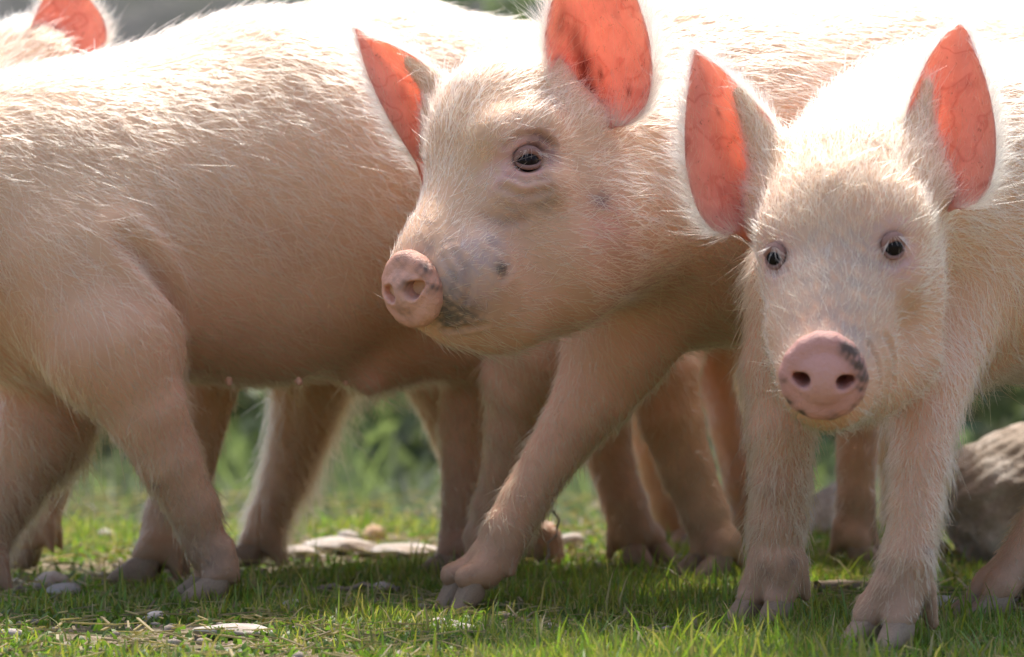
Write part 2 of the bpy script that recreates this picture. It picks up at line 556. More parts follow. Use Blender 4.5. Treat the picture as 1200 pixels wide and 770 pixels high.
def make_ear(root, origin, e1, e2, cup=0.5, thick=0.0035, into=0.03, nfur=2600, fringe=900, dirt=None, furl=0.013, back=1.0):
    """an ear as a cupped leaf between two margins e1 (front) and e2 (rear), each (px,py,d) from base to tip"""
    nu, nv = 40, 26
    e1 = smooth_poly(e1); e2 = smooth_poly(e2)
    u = np.linspace(0, 1, nu)
    A, B = poly_at(e1, u), poly_at(e2, u)
    G = np.zeros((nu, nv, 3))
    for i in range(nu):
        wpx = np.linalg.norm(A[i, :2] - B[i, :2])
        for j in range(nv):
            v = j / (nv - 1)
            px, py, d = A[i] * (1 - v) + B[i] * v
            wm = wpx * d / FPX
            sk = v ** 0.8
            dd = d + cup * wm * 4 * sk * (1 - sk) * 0.5
            # gentle ribs of the gristle
            dd += 0.0012 * math.sin(v * 16 + 2 * u[i]) * min(1, wm / 0.03) * math.sin(math.pi * v)
            G[i, j] = P(px, py, dd)
    # push the root into the head
    for i in range(3):
        G[i] = G[i] + np.array([0, into * (3 - i) / 3.0, -0.004 * (3 - i)])
    du = np.gradient(G, axis=0); dv = np.gradient(G, axis=1)
    Nn = np.cross(du, dv); Nn /= np.maximum(np.linalg.norm(Nn, axis=2, keepdims=True), 1e-9)
    if Nn[nu // 2, nv // 2, 1] > 0: Nn = -Nn                # towards the viewer = the hollow side
    vv = np.linspace(0, 1, nv); th = thick * np.clip(np.sin(math.pi * vv) * 2.2 + 0.25, 0, 1)[None, :, None] * (0.55 + 0.9 * (1 - u) ** 1.5)[:, None, None]
    inner = G; outer = G - Nn * th
    V = np.vstack([inner.reshape(-1, 3), outer.reshape(-1, 3)])
    n0 = nu * nv
    def q(i, j): return i * nv + j
    F = []
    flip = None
    for i in range(nu - 1):
        for j in range(nv - 1):
            F.append((q(i, j), q(i + 1, j), q(i + 1, j + 1), q(i, j + 1)))
    F = np.array(F)
    nrm = np.cross(V[F[:, 1]] - V[F[:, 0]], V[F[:, 3]] - V[F[:, 0]])
    if (nrm * Nn.reshape(-1, 3)[F[:, 0]]).sum() < 0: F = F[:, ::-1]
    Fo = F[:, ::-1] + n0
    rim = [q(i, 0) for i in range(nu)] + [q(nu - 1, j) for j in range(1, nv)] + [q(i, nv - 1) for i in range(nu - 2, -1, -1)] + [q(0, j) for j in range(nv - 2, 0, -1)]
    R = []
    for a, b in zip(rim, rim[1:] + rim[:1]):
        R.append((a, b, b + n0, a + n0))
    R = np.array(R)
    cen = V.mean(0)
    nr = np.cross(V[R[:, 1]] - V[R[:, 0]], V[R[:, 3]] - V[R[:, 0]])
    if (nr * (V[R[:, 0]] - cen)).sum() < 0: R = R[:, ::-1]
    Q = np.vstack([F, Fo, R])
    col = np.zeros((len(V), 3))
    vg = np.tile(vv, nu); ug = np.repeat(u, nv)
    inn = np.array([0.95, 0.68, 0.58]); pale = np.array([0.90, 0.70, 0.60])
    edge = np.clip(np.minimum(vg, 1 - vg) * 5, 0, 1)[:, None] * np.clip((1 - ug) * 9, 0, 1)[:, None]
    col[:n0] = pale * (1 - edge) + inn * edge
    if dirt:  # paints the ear canal's shade into the colour, besides dirt specks
        for (du_, dv_, rr, st) in dirt:
            g = st * np.exp(-(((ug - du_) / rr) ** 2 + ((vg - dv_) / (rr * 0.7)) ** 2))[:, None]
            col[:n0] = col[:n0] * (1 - g) + np.array([0.20, 0.085, 0.06]) * g
    col[n0:] = pale
    me = mesh_np('ear', V - np.asarray(origin), Q, M_EAR, col)
    eo = link('ear', me, root)
    # fur: back of the ear, fringe along both margins, a little inside
    Vo, No = outer.reshape(-1, 3), -Nn.reshape(-1, 3)
    Fi = F if True else F
    tip = G[-1, nv // 2] - G[0, nv // 2]
    pt, qi = sample_quads(Vo, Fi, np.ones(len(Fi)), nfur)
    fl = np.tile(unit(tip), (nfur, 1))
    roots = [pt]; norms = [No[qi]]; flows = [fl]; lens = [np.full(nfur, furl * back)]
    for side, wgt in ((0, 0.35), (nv - 1, 0.65)):
        m = int(fringe * wgt)
        uu = rng.random(m) * 0.96 + 0.03
        ii = np.clip(uu * (nu - 1), 0, nu - 1.001); i0 = ii.astype(int); fr = (ii - i0)[:, None]
        p0 = outer[i0, side] * (1 - fr) + outer[i0 + 1, side] * fr
        inner_j = 2 if side == 0 else nv - 3
        out = p0 - G[i0, inner_j]; out -= (out * Nn[i0, side]).sum(1, keepdims=True) * Nn[i0, side]
        out /= np.maximum(np.linalg.norm(out, axis=1, keepdims=True), 1e-9)
        norms.append(out - Nn[i0, side] * 0.5 + rng.normal(0, 0.12, (m, 3)))
        norms[-1] /= np.linalg.norm(norms[-1], axis=1, keepdims=True)
        roots.append(p0); flows.append(np.tile(unit(tip), (m, 1)) * (1 if side == 0 else 0.8) + out * 0.4)
        ln = furl * (0.55 + 0.65 * np.clip(1 - uu, 0, 1) * (1.0 if side else 0.6))
        lens.append(ln)
    m = int(nfur * 0.16)
    pt, qi = sample_quads(inner.reshape(-1, 3), F, np.ones(len(F)), m)
    roots.append(pt); norms.append(Nn.reshape(-1, 3)[qi]); flows.append(np.tile(unit(tip), (m, 1))); lens.append(np.full(m, furl * 0.45))
    hair_object('ear_fur', np.vstack(roots), np.vstack(norms), np.vstack(flows), np.concatenate(lens), eo, origin, M_HAIR, lift=0.65, jit=0.3, rad=0.00015)
    return eo


def tube(pts, rads, nseg=10):
    pts = np.asarray(pts, float); n = len(pts)
    tang = np.gradient(pts, axis=0); tang /= np.linalg.norm(tang, axis=1, keepdims=True)
    ref = np.array([0.3, 0.2, 0.93])
    V = []
    for i in range(n):
        a = np.cross(tang[i], ref); a /= np.linalg.norm(a); b = np.cross(tang[i], a)
        for j in range(nseg):
            t = 2 * math.pi * j / nseg
            V.append(pts[i] + rads[i] * (math.cos(t) * a + math.sin(t) * b))
    F = [(i * nseg + j, i * nseg + (j + 1) % nseg, (i + 1) * nseg + (j + 1) % nseg, (i + 1) * nseg + j) for i in range(n - 1) for j in range(nseg)]
    return np.array(V), np.array(F)


def march(prims, px, py, d0, d1=None):
    """distance at which the sight line through a pixel meets the body"""
    ds = np.linspace(d0, d0 + 0.5, 900)
    X = np.stack([P(px, py, d) for d in ds])
    F = field_at(prims, X)
    i = np.argmax(F < 0)
    p = X[i]
    e = 1e-3
    g = np.array([field_at(prims, np.array([p + np.eye(3)[k] * e]))[0] - field_at(prims, np.array([p - np.eye(3)[k] * e]))[0] for k in range(3)])
    return p, unit(g)


def make_eye(root, origin, p, n, ang, a=0.0105, b=0.0075, R=0.0115, sink=0.0055, lidcol=(0.46, 0.25, 0.20), look=None):
    n = unit(n)
    e1 = np.array([math.cos(ang), 0, math.sin(ang)]); e1 -= (e1 @ n) * n; e1 = unit(e1)
    e2 = np.cross(n, e1)
    if e2[2] < 0: e2 = -e2
    c = p - n * sink
    # eyeball
    nu, nv = 24, 16
    V = [c + R * np.array([0, 0, 1.0])]
    for i in range(1, nv):
        th = math.pi * i / nv
        for j in range(nu):
            ph = 2 * math.pi * j / nu
            V.append(c + R * np.array([math.sin(th) * math.cos(ph), math.sin(th) * math.sin(ph), math.cos(th)]))
    V.append(c - R * np.array([0, 0, 1.0]))
    F = []
    for i in range(nv - 2):
        for j in range(nu):
            F.append((1 + i * nu + j, 1 + (i + 1) * nu + j, 1 + (i + 1) * nu + (j + 1) % nu, 1 + i * nu + (j + 1) % nu))
    F3 = [(0, 1 + j, 1 + (j + 1) % nu) for j in range(nu)] + [(len(V) - 1, 1 + (nv - 2) * nu + (j + 1) % nu, 1 + (nv - 2) * nu + j) for j in range(nu)]
    me = bpy.data.meshes.new('eye')
    me.from_pydata([tuple(v - origin) for v in V], [], F + F3)
    me.polygons.foreach_set('use_smooth', [True] * len(me.polygons))
    me.materials.append(M_EYE)
    eo = link('eye', me, root)
    for nm, sg, rr, bb in (('upper_eyelid', 1, 0.0044, b * 0.86), ('lower_eyelid', -1, 0.0024, b)):
        for ring in range(1):
            th = np.linspace(-0.12, math.pi + 0.12, 22)
            pts = []
            for t in th:
                x = (a + 0.002) * math.cos(t); y = sg * (bb + 0.0016) * math.sin(t)
                r2 = x * x + y * y
                hgt = math.sqrt(max((R + 0.001) ** 2 - r2, 0.0)) if r2 < (R + 0.001) ** 2 else 0.0
                pts.append(c + e1 * x + e2 * y + n * (max(hgt, sink - 0.002) - (0.0015 if sg < 0 else 0.0)))
            rad = rr * (0.35 + 0.65 * np.sin(np.clip(th, 0, math.pi)) ** 0.7)
            V2, F2 = tube(pts, rad, 10)
            cc = np.tile(np.array(lidcol) * (0.75 if sg > 0 else 0.62), (len(V2), 1))
            link(nm, mesh_np(nm, V2 - origin, F2, M_SNOUT, cc), eo)
        if sg > 0:
            m = 26
            t = rng.uniform(0.25, math.pi - 0.25, m)
            x = (a + 0.001) * np.cos(t); y = (bb + 0.002) * np.sin(t)
            hg = np.sqrt(np.maximum((R + 0.003) ** 2 - x * x - y * y, 1e-6)) + 0.002
            rt = c + x[:, None] * e1 + y[:, None] * e2 + hg[:, None] * n
            nr = np.tile(n, (m, 1)) + 0.4 * (x[:, None] / a) * e1
            nr /= np.linalg.norm(nr, axis=1, keepdims=True)
            fl = np.tile(-e2 * 0.7, (m, 1)) + (x[:, None] / a) * e1 * 0.9
            hair_object('eyelash', rt, nr, fl, np.full(m, 0.012), eo, origin, M_LASH, lift=0.7, jit=0.25, rad=0.00018, clump=0.1)
    return eo


def make_snout(root, origin, c, n, R, roll=0.0, aspect=1.06, h=0.0016, spots=(), base=(0.62, 0.33, 0.26), nostril=0.0075, spread=0.42, updn=-0.12):
    """the flat naked disc of the snout with its rim and two nostrils"""
    n = unit(n)
    up = np.array([0, 0, 1.0]); up -= (up @ n) * n; up = unit(up)
    sd = np.cross(up, n)
    up2 = up * math.cos(roll) + sd * math.sin(roll); sd2 = np.cross(up2, n)
    prims = []
    th = R * 0.42
    # a ring of soft knobs makes the rounded rim, a plug fills the face
    prims.append(cone(c - n * R * 0.75, R * 0.82, c - n * R * 0.50, R * 0.88, k=0.006))
    ring = []
    for i in range(14):
        a = 2 * math.pi * i / 14
        wv = R * (0.74 if math.sin(a) > -0.3 else 0.70)
        wv2 = wv * (1 - 0.09 * math.sin(a))
        ring.append(c + sd2 * math.cos(a) * wv2 + up2 * math.sin(a) * wv * aspect - n * R * 0.20)
    for i in range(14):
        prims.append(cone(ring[i], R * 0.25, ring[(i + 1) % 14], R * 0.25, k=0.006))
    prims.append(cone(c - n * R * 0.42, R * 0.56, c - n * R * 0.46, R * 0.5, k=0.010))
    for sg in (-1, 1):
        o = c + sd2 * sg * R * spread + up2 * R * updn
        prims.append(cone(o + n * 0.002, nostril * 1.28, k=0.004))
    for sg in (-1, 1):
        o = c + sd2 * sg * R * spread + up2 * R * updn
        prims.append(cone(o + n * 0.012, nostril * 0.98, o - n * 0.016 - sd2 * sg * 0.004 + up2 * 0.002, nostril * 0.72, k=0.004, op='s'))
        o2 = o + sd2 * sg * nostril * 0.75 + up2 * nostril * 0.35
        prims.append(cone(o2 + n * 0.010, nostril * 0.50, o2 - n * 0.010, nostril * 0.40, k=0.004, op='s'))
    V, Q = grid_mesh(prims, h)
    V = smooth_verts(V, Q, 2)
    col = np.tile(np.array(base), (len(V), 1))
    rel = V - c
    x, y, z = rel @ sd2 / R, rel @ up2 / R, rel @ n / R
    rimd = np.sqrt(x * x + (y / aspect) ** 2)
    # paler between the nostrils, redder top edge
    col = col * (1 - 0.15 * np.clip(1 - rimd, 0, 1)[:, None]) + np.array([0.80, 0.55, 0.50]) * (0.15 * np.clip(1 - rimd, 0, 1)[:, None])
    for (sx, sy, rr, st) in spots:
        g = np.clip(st * np.exp(-((x - sx) ** 2 + (y - sy) ** 2) / rr ** 2) * (1 + 0.8 * wob(V, 420, 0.3)[:, 0]), 0, 0.93)[:, None]
        col = col * (1 - g) + np.array([0.10, 0.065, 0.05]) * g
    for sg in (-1, 1):                                  # nostril lining
        q = (x - sg * spread) ** 2 + (y - updn) ** 2
        g = (np.exp(-q / 0.035) * np.clip(-z * 5 + 0.1, 0, 1))[:, None] * 0.75
        col = col * (1 - g) + np.array([0.22, 0.07, 0.06]) * g
    o = link('snout', mesh_np('snout', V - origin, Q, M_SNOUT, col), root)
    return o


def build_pig(root, origin, prims, h, nhair, paints=(), bald=(), warp=None, rad=0.00028, lift=0.30, smooth=1, hl_scale=1.0, creases=(), tint=(), under=0.8):
    V, Q = grid_mesh(prims, h, warp)
    V = smooth_verts(V, Q, smooth)
    nrm = vert_normals(V, Q)
    # blend per-primitive grooming
    W = np.zeros(len(V)); flow = np.zeros((len(V), 3)); hl = np.zeros(len(V)); dens = np.zeros(len(V)); col = np.zeros((len(V), 3))
    for pr in prims:
        if pr['op'] != 'u': continue
        w = np.exp(-np.clip(prim_dist(pr, V), -0.005, 1) / 0.010)
        W += w; flow += w[:, None] * unit(pr['flow']); hl += w * pr['hl']; dens += w * pr['dens']
        col += w[:, None] * (SKIN if pr['col'] is None else pr['col'])
    W = np.maximum(W, 1e-9)
    flow /= W[:, None]; hl /= W; dens /= W; col /= W[:, None]
    g = np.clip((0.42 - V[:, 2]) / 0.20, 0, 1)[:, None] * under        # pinker, barer underside
    col = col * (1 - g) + np.array([0.70, 0.38, 0.25]) * g
    # ground dirt on the lower legs, with a ragged edge
    wb = wob(V, 60, 0.2)[:, 0] * 0.5 + wob(V, 190, 1.2)[:, 1] * 0.4
    g = np.clip((0.20 - V[:, 2]) / 0.20 + 0.30 * wb, 0, 1)[:, None] ** 1.2 * 0.70
    col = col * (1 - g) + np.array([0.25, 0.155, 0.095]) * g
    for (c, r, cc, st) in paints:
        d2 = ((V - c) ** 2).sum(1) / r ** 2
        g = np.clip(st * np.exp(-d2) * (1 + 0.7 * wob(V, 260, 0.7)[:, 0] + 0.5 * wob(V, 620, 2.7)[:, 1]), 0, 0.95)[:, None]
        col = col * (1 - g) + np.array(cc) * g
    for (c, r) in bald:
        dens *= 1 - np.exp(-((V - c) ** 2).sum(1) / r ** 2)
    for (pts, wdt, dep) in creases:                       # wrinkles pressed into the skin
        pts = np.asarray(pts)
        dm = np.full(len(V), 9.0)
        for a, b in zip(pts[:-1], pts[1:]):
            t = np.clip(((V - a) @ (b - a)) / max(((b - a) ** 2).sum(), 1e-12), 0, 1)
            dm = np.minimum(dm, np.linalg.norm(V - a - t[:, None] * (b - a), axis=1))
        V = V - nrm * (dep * (np.exp(-(dm / wdt) ** 2) - 0.55 * np.exp(-((dm - 2.1 * wdt) / wdt) ** 2)))[:, None]
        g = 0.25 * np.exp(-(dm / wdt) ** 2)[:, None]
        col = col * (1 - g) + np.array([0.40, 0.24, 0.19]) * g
    body = link('body', mesh_np('body', V - origin, Q, M_SKIN, col), root)
    # fur
    view = unit(np.array([0, 0, CAM_H]) - V.mean(0))
    vd = np.array([0, 0, CAM_H]) - V; vd /= np.linalg.norm(vd, axis=1, keepdims=True)
    fac = (nrm * vd).sum(1)
    dens = dens * (1 - 0.55 * np.exp(-((V[:, 2] - 0.27) / 0.07) ** 2))
    w = dens * np.where(fac > -0.45, 1.0, 0.12)
    inside = (np.abs(V[:, 0]) < 0.56 * V[:, 1] / 3.6 + 0.06)
    w = w * np.where(inside, 1.0, 0.10)
    pt, qi = sample_quads(V, Q, w[Q[:, 0]], nhair)
    wbp = wob(pt, 45, 0.8)[:, 0] * 0.5 + wob(pt, 150, 2.2)[:, 1] * 0.4
    soil = np.clip((0.32 - pt[:, 2]) / 0.20 + 0.35 * wbp, 0, 1) * 0.85 + 0.25 * rng.random(len(pt)) ** 3
    for (c, rr, st) in tint:  # painted shade on the face, mixed in through the soil value
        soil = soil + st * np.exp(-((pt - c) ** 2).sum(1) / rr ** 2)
    soil = soil + 0.22 * np.clip(wob(pt, 13, 4.0)[:, 0] * 1.4 - 0.2, 0, 1)
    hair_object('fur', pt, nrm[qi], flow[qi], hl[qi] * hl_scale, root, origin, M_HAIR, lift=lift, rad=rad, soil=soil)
    return body, V, Q


def tail(root, origin, p0, dirv, L=0.16):
    pts = []
    dirv = unit(dirv)
    for i in range(22):
        t = i / 21
        pts.append(p0 + dirv * L * 0.45 * t + np.array([0.018 * math.sin(t * 9), 0.018 * math.cos(t * 9) - 0.018, -L * 0.75 * t * t + 0.01]))
    V, F = tube(pts, 0.010 * (1 - 0.65 * np.linspace(0, 1, 22)), 10)
    link('tail', mesh_np('tail', V - origin, F, M_SKIN, np.tile(SKIN, (len(V), 1))), root)


def local_head(prims, c, fwd, scale=1.0, up=(0, 0, 1)):
    """a plain pig head for the animals whose heads hardly show; returns frame"""
    f = unit(fwd); u = np.asarray(up, float); u = unit(u - (u @ f) * f); s = np.cross(u, f)
    L = lambda x, y, z: np.asarray(c) + scale * (f * x + s * y + u * z)
    k = dict(flow=-f + np.array([0, 0, -0.2]), hl=0.018, k=0.03)
    prims += [cone(L(-0.04, 0, 0.0), 0.085 * scale, L(0.01, 0, -0.01), 0.075 * scale, **k),
              cone(L(0.01, 0, -0.01), 0.068 * scale, L(0.15, 0, -0.055), 0.037 * scale, **k),
              cone(L(-0.03, 0.04, -0.06), 0.055 * scale, **k), cone(L(-0.03, -0.04, -0.06), 0.055 * scale, **k),
              cone(L(-0.02, 0, -0.085), 0.05 * scale, L(0.13, 0, -0.085), 0.022 * scale, **k)]
    return L, f, u, s


R_ = lambda px, d: px * d / FPX
LEFT = (-1.0, 0.12)

# ================================================================== pig A: big one on the left, walking left, head out of frame
def pig_left():
    o = P(300, 320, 4.1) * np.array([1, 1, 0])
    root = tag(empty('pig', o), 'large pale pig seen side on, its head cut off by the left edge', 'pig', 'pigs walking over the grass')
    bk = dict(w=(-0.47, -0.88, 0), s=0.72)
    fl = dict(flow=(1.0, 0.5, -0.85), hl=0.0155)
    pr = [K((60, 268, 3.98, 182), (300, 232, 4.08, 212), k=0.02, **bk, **fl),
          K((300, 233, 4.08, 213), (440, 212, 4.17, 210), k=0.02, **bk, **fl),
          K((440, 212, 4.17, 210), (610, 205, 4.28, 172), k=0.02, **bk, **fl),
          K((-90, 262, 3.93, 150), (60, 268, 3.98, 180), k=0.03, **bk, **fl)]
    local = []
    L, f, u, s = local_head(pr, P(-215, 262, 3.86), (-0.95, -0.28, -0.35), 1.1)
    lg = dict(flow=(0.25, 0, -1), hl=0.0105, dens=1.5)
    # near foreleg, swept back
    pr += [K((90, 315, 3.91, 108), (128, 400, 3.88, 80), k=0.030, **fl)]
    pr += chain([(128, 400, 3.87, 74), (170, 478, 3.88, 49), (198, 540, 3.89, 37), (227, 597, 3.90, 29), (241, 640, 3.91, 26)], k=0.02, **lg)
    add_foot(pr, root, o, 246, 3.91, (-0.85, -0.35), fetlock=P(243, 642, 3.91), size=1.05, kwl=lg)
    # far foreleg, stepping forward
    pr += chain([(70, 420, 4.05, 75), (42, 505, 4.04, 63), (12, 570, 4.03, 39), (-12, 620, 4.03, 30), (-22, 660, 4.02, 26)], k=0.02, flow=(0.5, 0, -1), hl=0.024)
    add_foot(pr, root, o, -34, 4.02, (-0.95, -0.3), fetlock=P(-22, 655, 4.02), size=1.1, kwl=lg)
    # hind legs
    pr += [K((590, 250, 4.22, 130), (575, 350, 4.20, 92), k=0.045, **fl)]
    pr += chain([(575, 350, 4.20, 81), (553, 425, 4.21, 37), (541, 500, 4.23, 26), (541, 575, 4.24, 22), (536, 635, 4.25, 22)], k=0.022, **lg)
    add_foot(pr, root, o, 528, 4.25, LEFT, fetlock=P(536, 635, 4.25), size=1.05, kwl=lg)
    pr += [K((580, 260, 4.40, 130), (530, 380, 4.40, 85), k=0.045, **fl)]
    pr += chain([(530, 380, 4.40, 75), (520, 450, 4.41, 40), (545, 540, 4.44, 26), (600, 600, 4.46, 21), (632, 632, 4.46, 19)], k=0.022, **lg)
    add_foot(pr, root, o, 630, 4.46, LEFT, fetlock=P(634, 632, 4.46), size=1.0, kwl=lg)
    # sheath, flank fold and teats
    pr += [K((425, 420, 4.10, 38), (432, 447, 4.09, 15), k=0.03, hl=0.02, flow=(0.2, 0, -1)),
           K((455, 400, 4.14, 50), (530, 370, 4.16, 60), k=0.05, **fl),
           S(350, 447, 4.0, 7, k=0.008), S(268, 447, 3.99, 7, k=0.008), S(405, 450, 4.04, 6, k=0.008)]
    paints = [(P(430, 450, 4.06), 0.02, (0.60, 0.30, 0.24), 0.5), (P(240, 655, 3.88), 0.03, (0.22, 0.14, 0.1), 0.5),
              (P(98, 66, 4.0), 0.006, (0.05, 0.035, 0.03), 1.3), (P(350, 452, 3.99), 0.008, (0.55, 0.27, 0.22), 0.8), (P(268, 450, 3.98), 0.008, (0.55, 0.27, 0.22), 0.8),
              (P(220, 610, 3.86), 0.012, (0.2, 0.12, 0.09), 0.5), (P(300, 420, 3.95), 0.10, (0.80, 0.47, 0.36), 0.5)]
    for i in range(9):
        paints.append((P(rng.uniform(180, 270), rng.uniform(560, 680), 3.87), rng.uniform(0.004, 0.009), (0.2, 0.12, 0.09), 0.6))
    body, V, Q = build_pig(root, o, pr, 0.0045, 60000, paints, bald=[(P(185, 322, 3.87), 0.012), (P(207, 362, 3.89), 0.013), (P(150, 290, 3.86), 0.008)], smooth=2,
                           creases=[([P(143, 285, 3.85), P(185, 322, 3.86), P(207, 360, 3.88), P(214, 400, 3.9)], 0.011, 0.012)])
    make_snout(root, o, L(0.195, 0, -0.062), f * 0.95 - u * 0.1, 0.037)
    for sg in (-1, 1):
        make_eye(root, o, L(0.035, 0.064 * sg, 0.02), f * 0.55 + s * sg * 0.8 + u * 0.2, 0.2)
    e = P(-190, 180, 3.86)
    make_ear(root, o, [(-205, 190, 3.83), (-215, 140, 3.80), (-215, 90, 3.78), (-225, 50, 3.78)], [(-150, 190, 3.84), (-140, 140, 3.83), (-160, 90, 3.80), (-225, 50, 3.78)], nfur=500, fringe=200)
    make_ear(root, o, [(-235, 190, 3.95), (-240, 140, 3.96), (-240, 90, 3.97), (-250, 50, 3.98)], [(-180, 190, 3.97), (-170, 140, 3.99), (-190, 90, 3.99), (-250, 50, 3.98)], nfur=500, fringe=200)
    tail(root, o, P(760, 140, 4.36), (1, 0.4, 0.1))


# ================================================================== pig B: the middle one, looking left
def pig_middle():
    o = P(850, 320, 3.98) * np.array([1, 1, 0])
    root = tag(empty('pig', o), 'pale pig in the middle with raised head turned left and one foreleg stepping out', 'pig', 'pigs walking over the grass')
    bk = dict(w=(-0.5, -0.86, 0), s=0.72)
    fl = dict(flow=(1.0, 0.5, -0.55), hl=0.0155)
    pr = [K((805, 200, 3.92, 196), (1000, 190, 4.06, 200), k=0.02, **bk, **fl),
          K((1000, 190, 4.06, 200), (1340, 185, 4.30, 172), k=0.02, **bk, **fl),
          K((700, 222, 3.78, 132), (805, 205, 3.91, 182), k=0.05, **bk, flow=(1, 0.4, -0.35), hl=0.022)]
    hd = dict(flow=(0.55, 0.35, 0.62), hl=0.0119)
    ck = dict(flow=(1.0, 0.3, -0.12), hl=0.0127)
    pr += [K((588, 152, 3.70, 84), (628, 178, 3.71, 86), k=0.04, flow=(0.6, 0.5, 0.35), hl=0.0187),
           K((580, 212, 3.68, 79), (522, 305, 3.63, 50), k=0.035, **hd),
           K((522, 305, 3.63, 50), (499, 334, 3.622, 46), k=0.03, flow=(0.6, 0.3, 0.5), hl=0.0059),
           K((640, 285, 3.68, 88), (668, 270, 3.70, 96), k=0.05, **ck),
           K((645, 322, 3.68, 70), (538, 374, 3.625, 32), k=0.035, flow=(1.0, 0.25, -0.3), hl=0.0153),
           S(588, 366, 3.64, 44, k=0.035, flow=(1.0, 0.25, -0.3), hl=0.014),
           S(560, 330, 3.61, 46, k=0.03, flow=(0.8, 0.3, 0.3), hl=0.0076),
           K((535, 330, 3.60, 34), (560, 312, 3.60, 36), k=0.02, flow=(0.8, 0.3, 0.3), hl=0.0068),
           # brow above and bag below the eye
           K((588, 160, 3.625, 26), (630, 150, 3.635, 26), k=0.03, flow=(0.5, 0.2, 0.7), hl=0.0110),
           K((598, 222, 3.61, 18), (645, 215, 3.62, 18), k=0.025, flow=(0.9, 0.2, -0.2), hl=0.0068),
           # roots of the ears
           K((664, 142, 3.69, 27), (649, 72, 3.70, 9), k=0.03, flow=(-0.05, 0.1, 1), hl=0.0119),
           K((692, 160, 3.69, 26), (714, 152, 3.70, 13), k=0.03, flow=(0.5, 0.1, 0.4), hl=0.0102),
           K((525, 115, 3.74, 24), (480, 72, 3.75, 8), k=0.02, flow=(-0.6, 0, 0.8), hl=0.0110),
           K((515, 140, 3.74, 22), (502, 180, 3.74, 12), k=0.02, flow=(-0.5, 0, 0.3), hl=0.0102)]
    lg = dict(flow=(0.3, 0, -1), hl=0.0105, dens=1.5)
    pr += [K((775, 310, 3.88, 100), (725, 400, 3.87, 62), k=0.02, **fl)]
    pr += chain([(725, 400, 3.87, 62), (697, 460, 3.86, 46), (646, 535, 3.85, 30), (614, 588, 3.845, 28), (594, 622, 3.84, 28), (580, 648, 3.84, 25)], k=0.02, **lg)
    add_foot(pr, root, o, 557, 3.84, (-0.85, -0.45), z=0.012, pitch=0.62, fetlock=P(576, 652, 3.84), size=1.08, kwl=lg)
    pr += chain([(645, 400, 4.03, 77), (618, 440, 4.05, 53), (606, 495, 4.07, 36), (596, 545, 4.09, 27), (578, 595, 4.11, 23), (566, 628, 4.12, 22)], k=0.02, **lg)
    add_foot(pr, root, o, 558, 4.13, LEFT, fetlock=P(565, 630, 4.12), size=1.0, kwl=lg)
    # hind legs, hidden behind the right-hand pig
    for dd, xx in ((4.20, 1290), (4.45, 1350)):
        pr += [K((xx + 30, 260, dd, 120), (xx, 370, dd, 80), k=0.045, **fl)]
        pr += chain([(xx, 370, dd, 80), (xx + 25, 440, dd, 40), (xx + 60, 510, dd, 30), (xx + 40, 580, dd, 25), (xx + 30, 630, dd, 24)], k=0.02, **lg)
        add_foot(pr, root, o, xx + 20, dd, LEFT, fetlock=P(xx + 30, 630, dd), kwl=lg)
    ep, en = march(pr, 619, 187, 3.45)
    pr.append(cone(ep + en * 0.003, 0.0110, k=0.012, op='s'))
    G = lambda x, y: march(pr, x, y, 3.45)[0]
    dirt = (0.13, 0.10, 0.075)
    pink = (0.66, 0.36, 0.30)
    paints = [(ep, 0.026, pink, 1.0), (G(590, 205), 0.022, pink, 0.6), (G(632, 168), 0.012, (0.24, 0.13, 0.10), 0.9), (G(645, 182), 0.010, (0.28, 0.15, 0.12), 0.7),
              (G(560, 300), 0.030, (0.52, 0.37, 0.33), 0.7), (G(533, 330), 0.018, (0.40, 0.29, 0.25), 0.8),
              (G(540, 362), 0.020, dirt, 1.1), (G(528, 372), 0.014, dirt, 1.0), (G(588, 316), 0.007, dirt, 1.3),
              (G(600, 250), 0.02, (0.45, 0.34, 0.28), 0.5), (G(640, 240), 0.014, (0.36, 0.27, 0.2), 0.5), (G(705, 235), 0.008, dirt, 0.9), (G(712, 265), 0.03, (0.82, 0.42, 0.36), 0.4),
              (G(575, 280), 0.016, (0.45, 0.33, 0.28), 0.4), (G(500, 295), 0.012, (0.3, 0.2, 0.16), 0.4), (G(650, 120), 0.014, (0.3, 0.22, 0.17), 0.6), (G(560, 345), 0.018, (0.7, 0.42, 0.36), 0.4),
              (P(555, 660, 3.80), 0.010, (0.07, 0.05, 0.04), 0.7)]
    for i in range(10):
        paints.append((P(rng.uniform(560, 680), rng.uniform(480, 660), 3.79), rng.uniform(0.004, 0.008), (0.2, 0.12, 0.09), 0.6))
    cr = [([G(532, 296), G(546, 316), G(550, 338), G(546, 352)], 0.0032, 0.0022), ([G(520, 300), G(532, 322), G(534, 345)], 0.0028, 0.0016),
          ([G(575, 285), G(590, 296), G(598, 312), G(590, 326)], 0.0036, 0.0020), ([G(590, 172), G(608, 160), G(632, 158), G(648, 172)], 0.003, 0.0030),
          ([G(596, 205), G(615, 213), G(640, 208)], 0.003, 0.0028), ([G(588, 220), G(612, 230), G(645, 222)], 0.0035, 0.0022), ([G(566, 252), G(590, 262), G(615, 258)], 0.004, 0.0018),
          ([G(522, 386), G(546, 384), G(568, 380)], 0.0030, 0.0022)]
    body, V, Q = build_pig(root, o, pr, 0.0034, 70000, paints, bald=[(ep, 0.022), (P(490, 338, 3.56), 0.035), (G(590, 205), 0.012)], creases=cr)
    make_eye(root, o, ep, en, 0.12, a=0.0094, b=0.0070, R=0.0116)
    n = unit((-0.66, -0.73, -0.18))
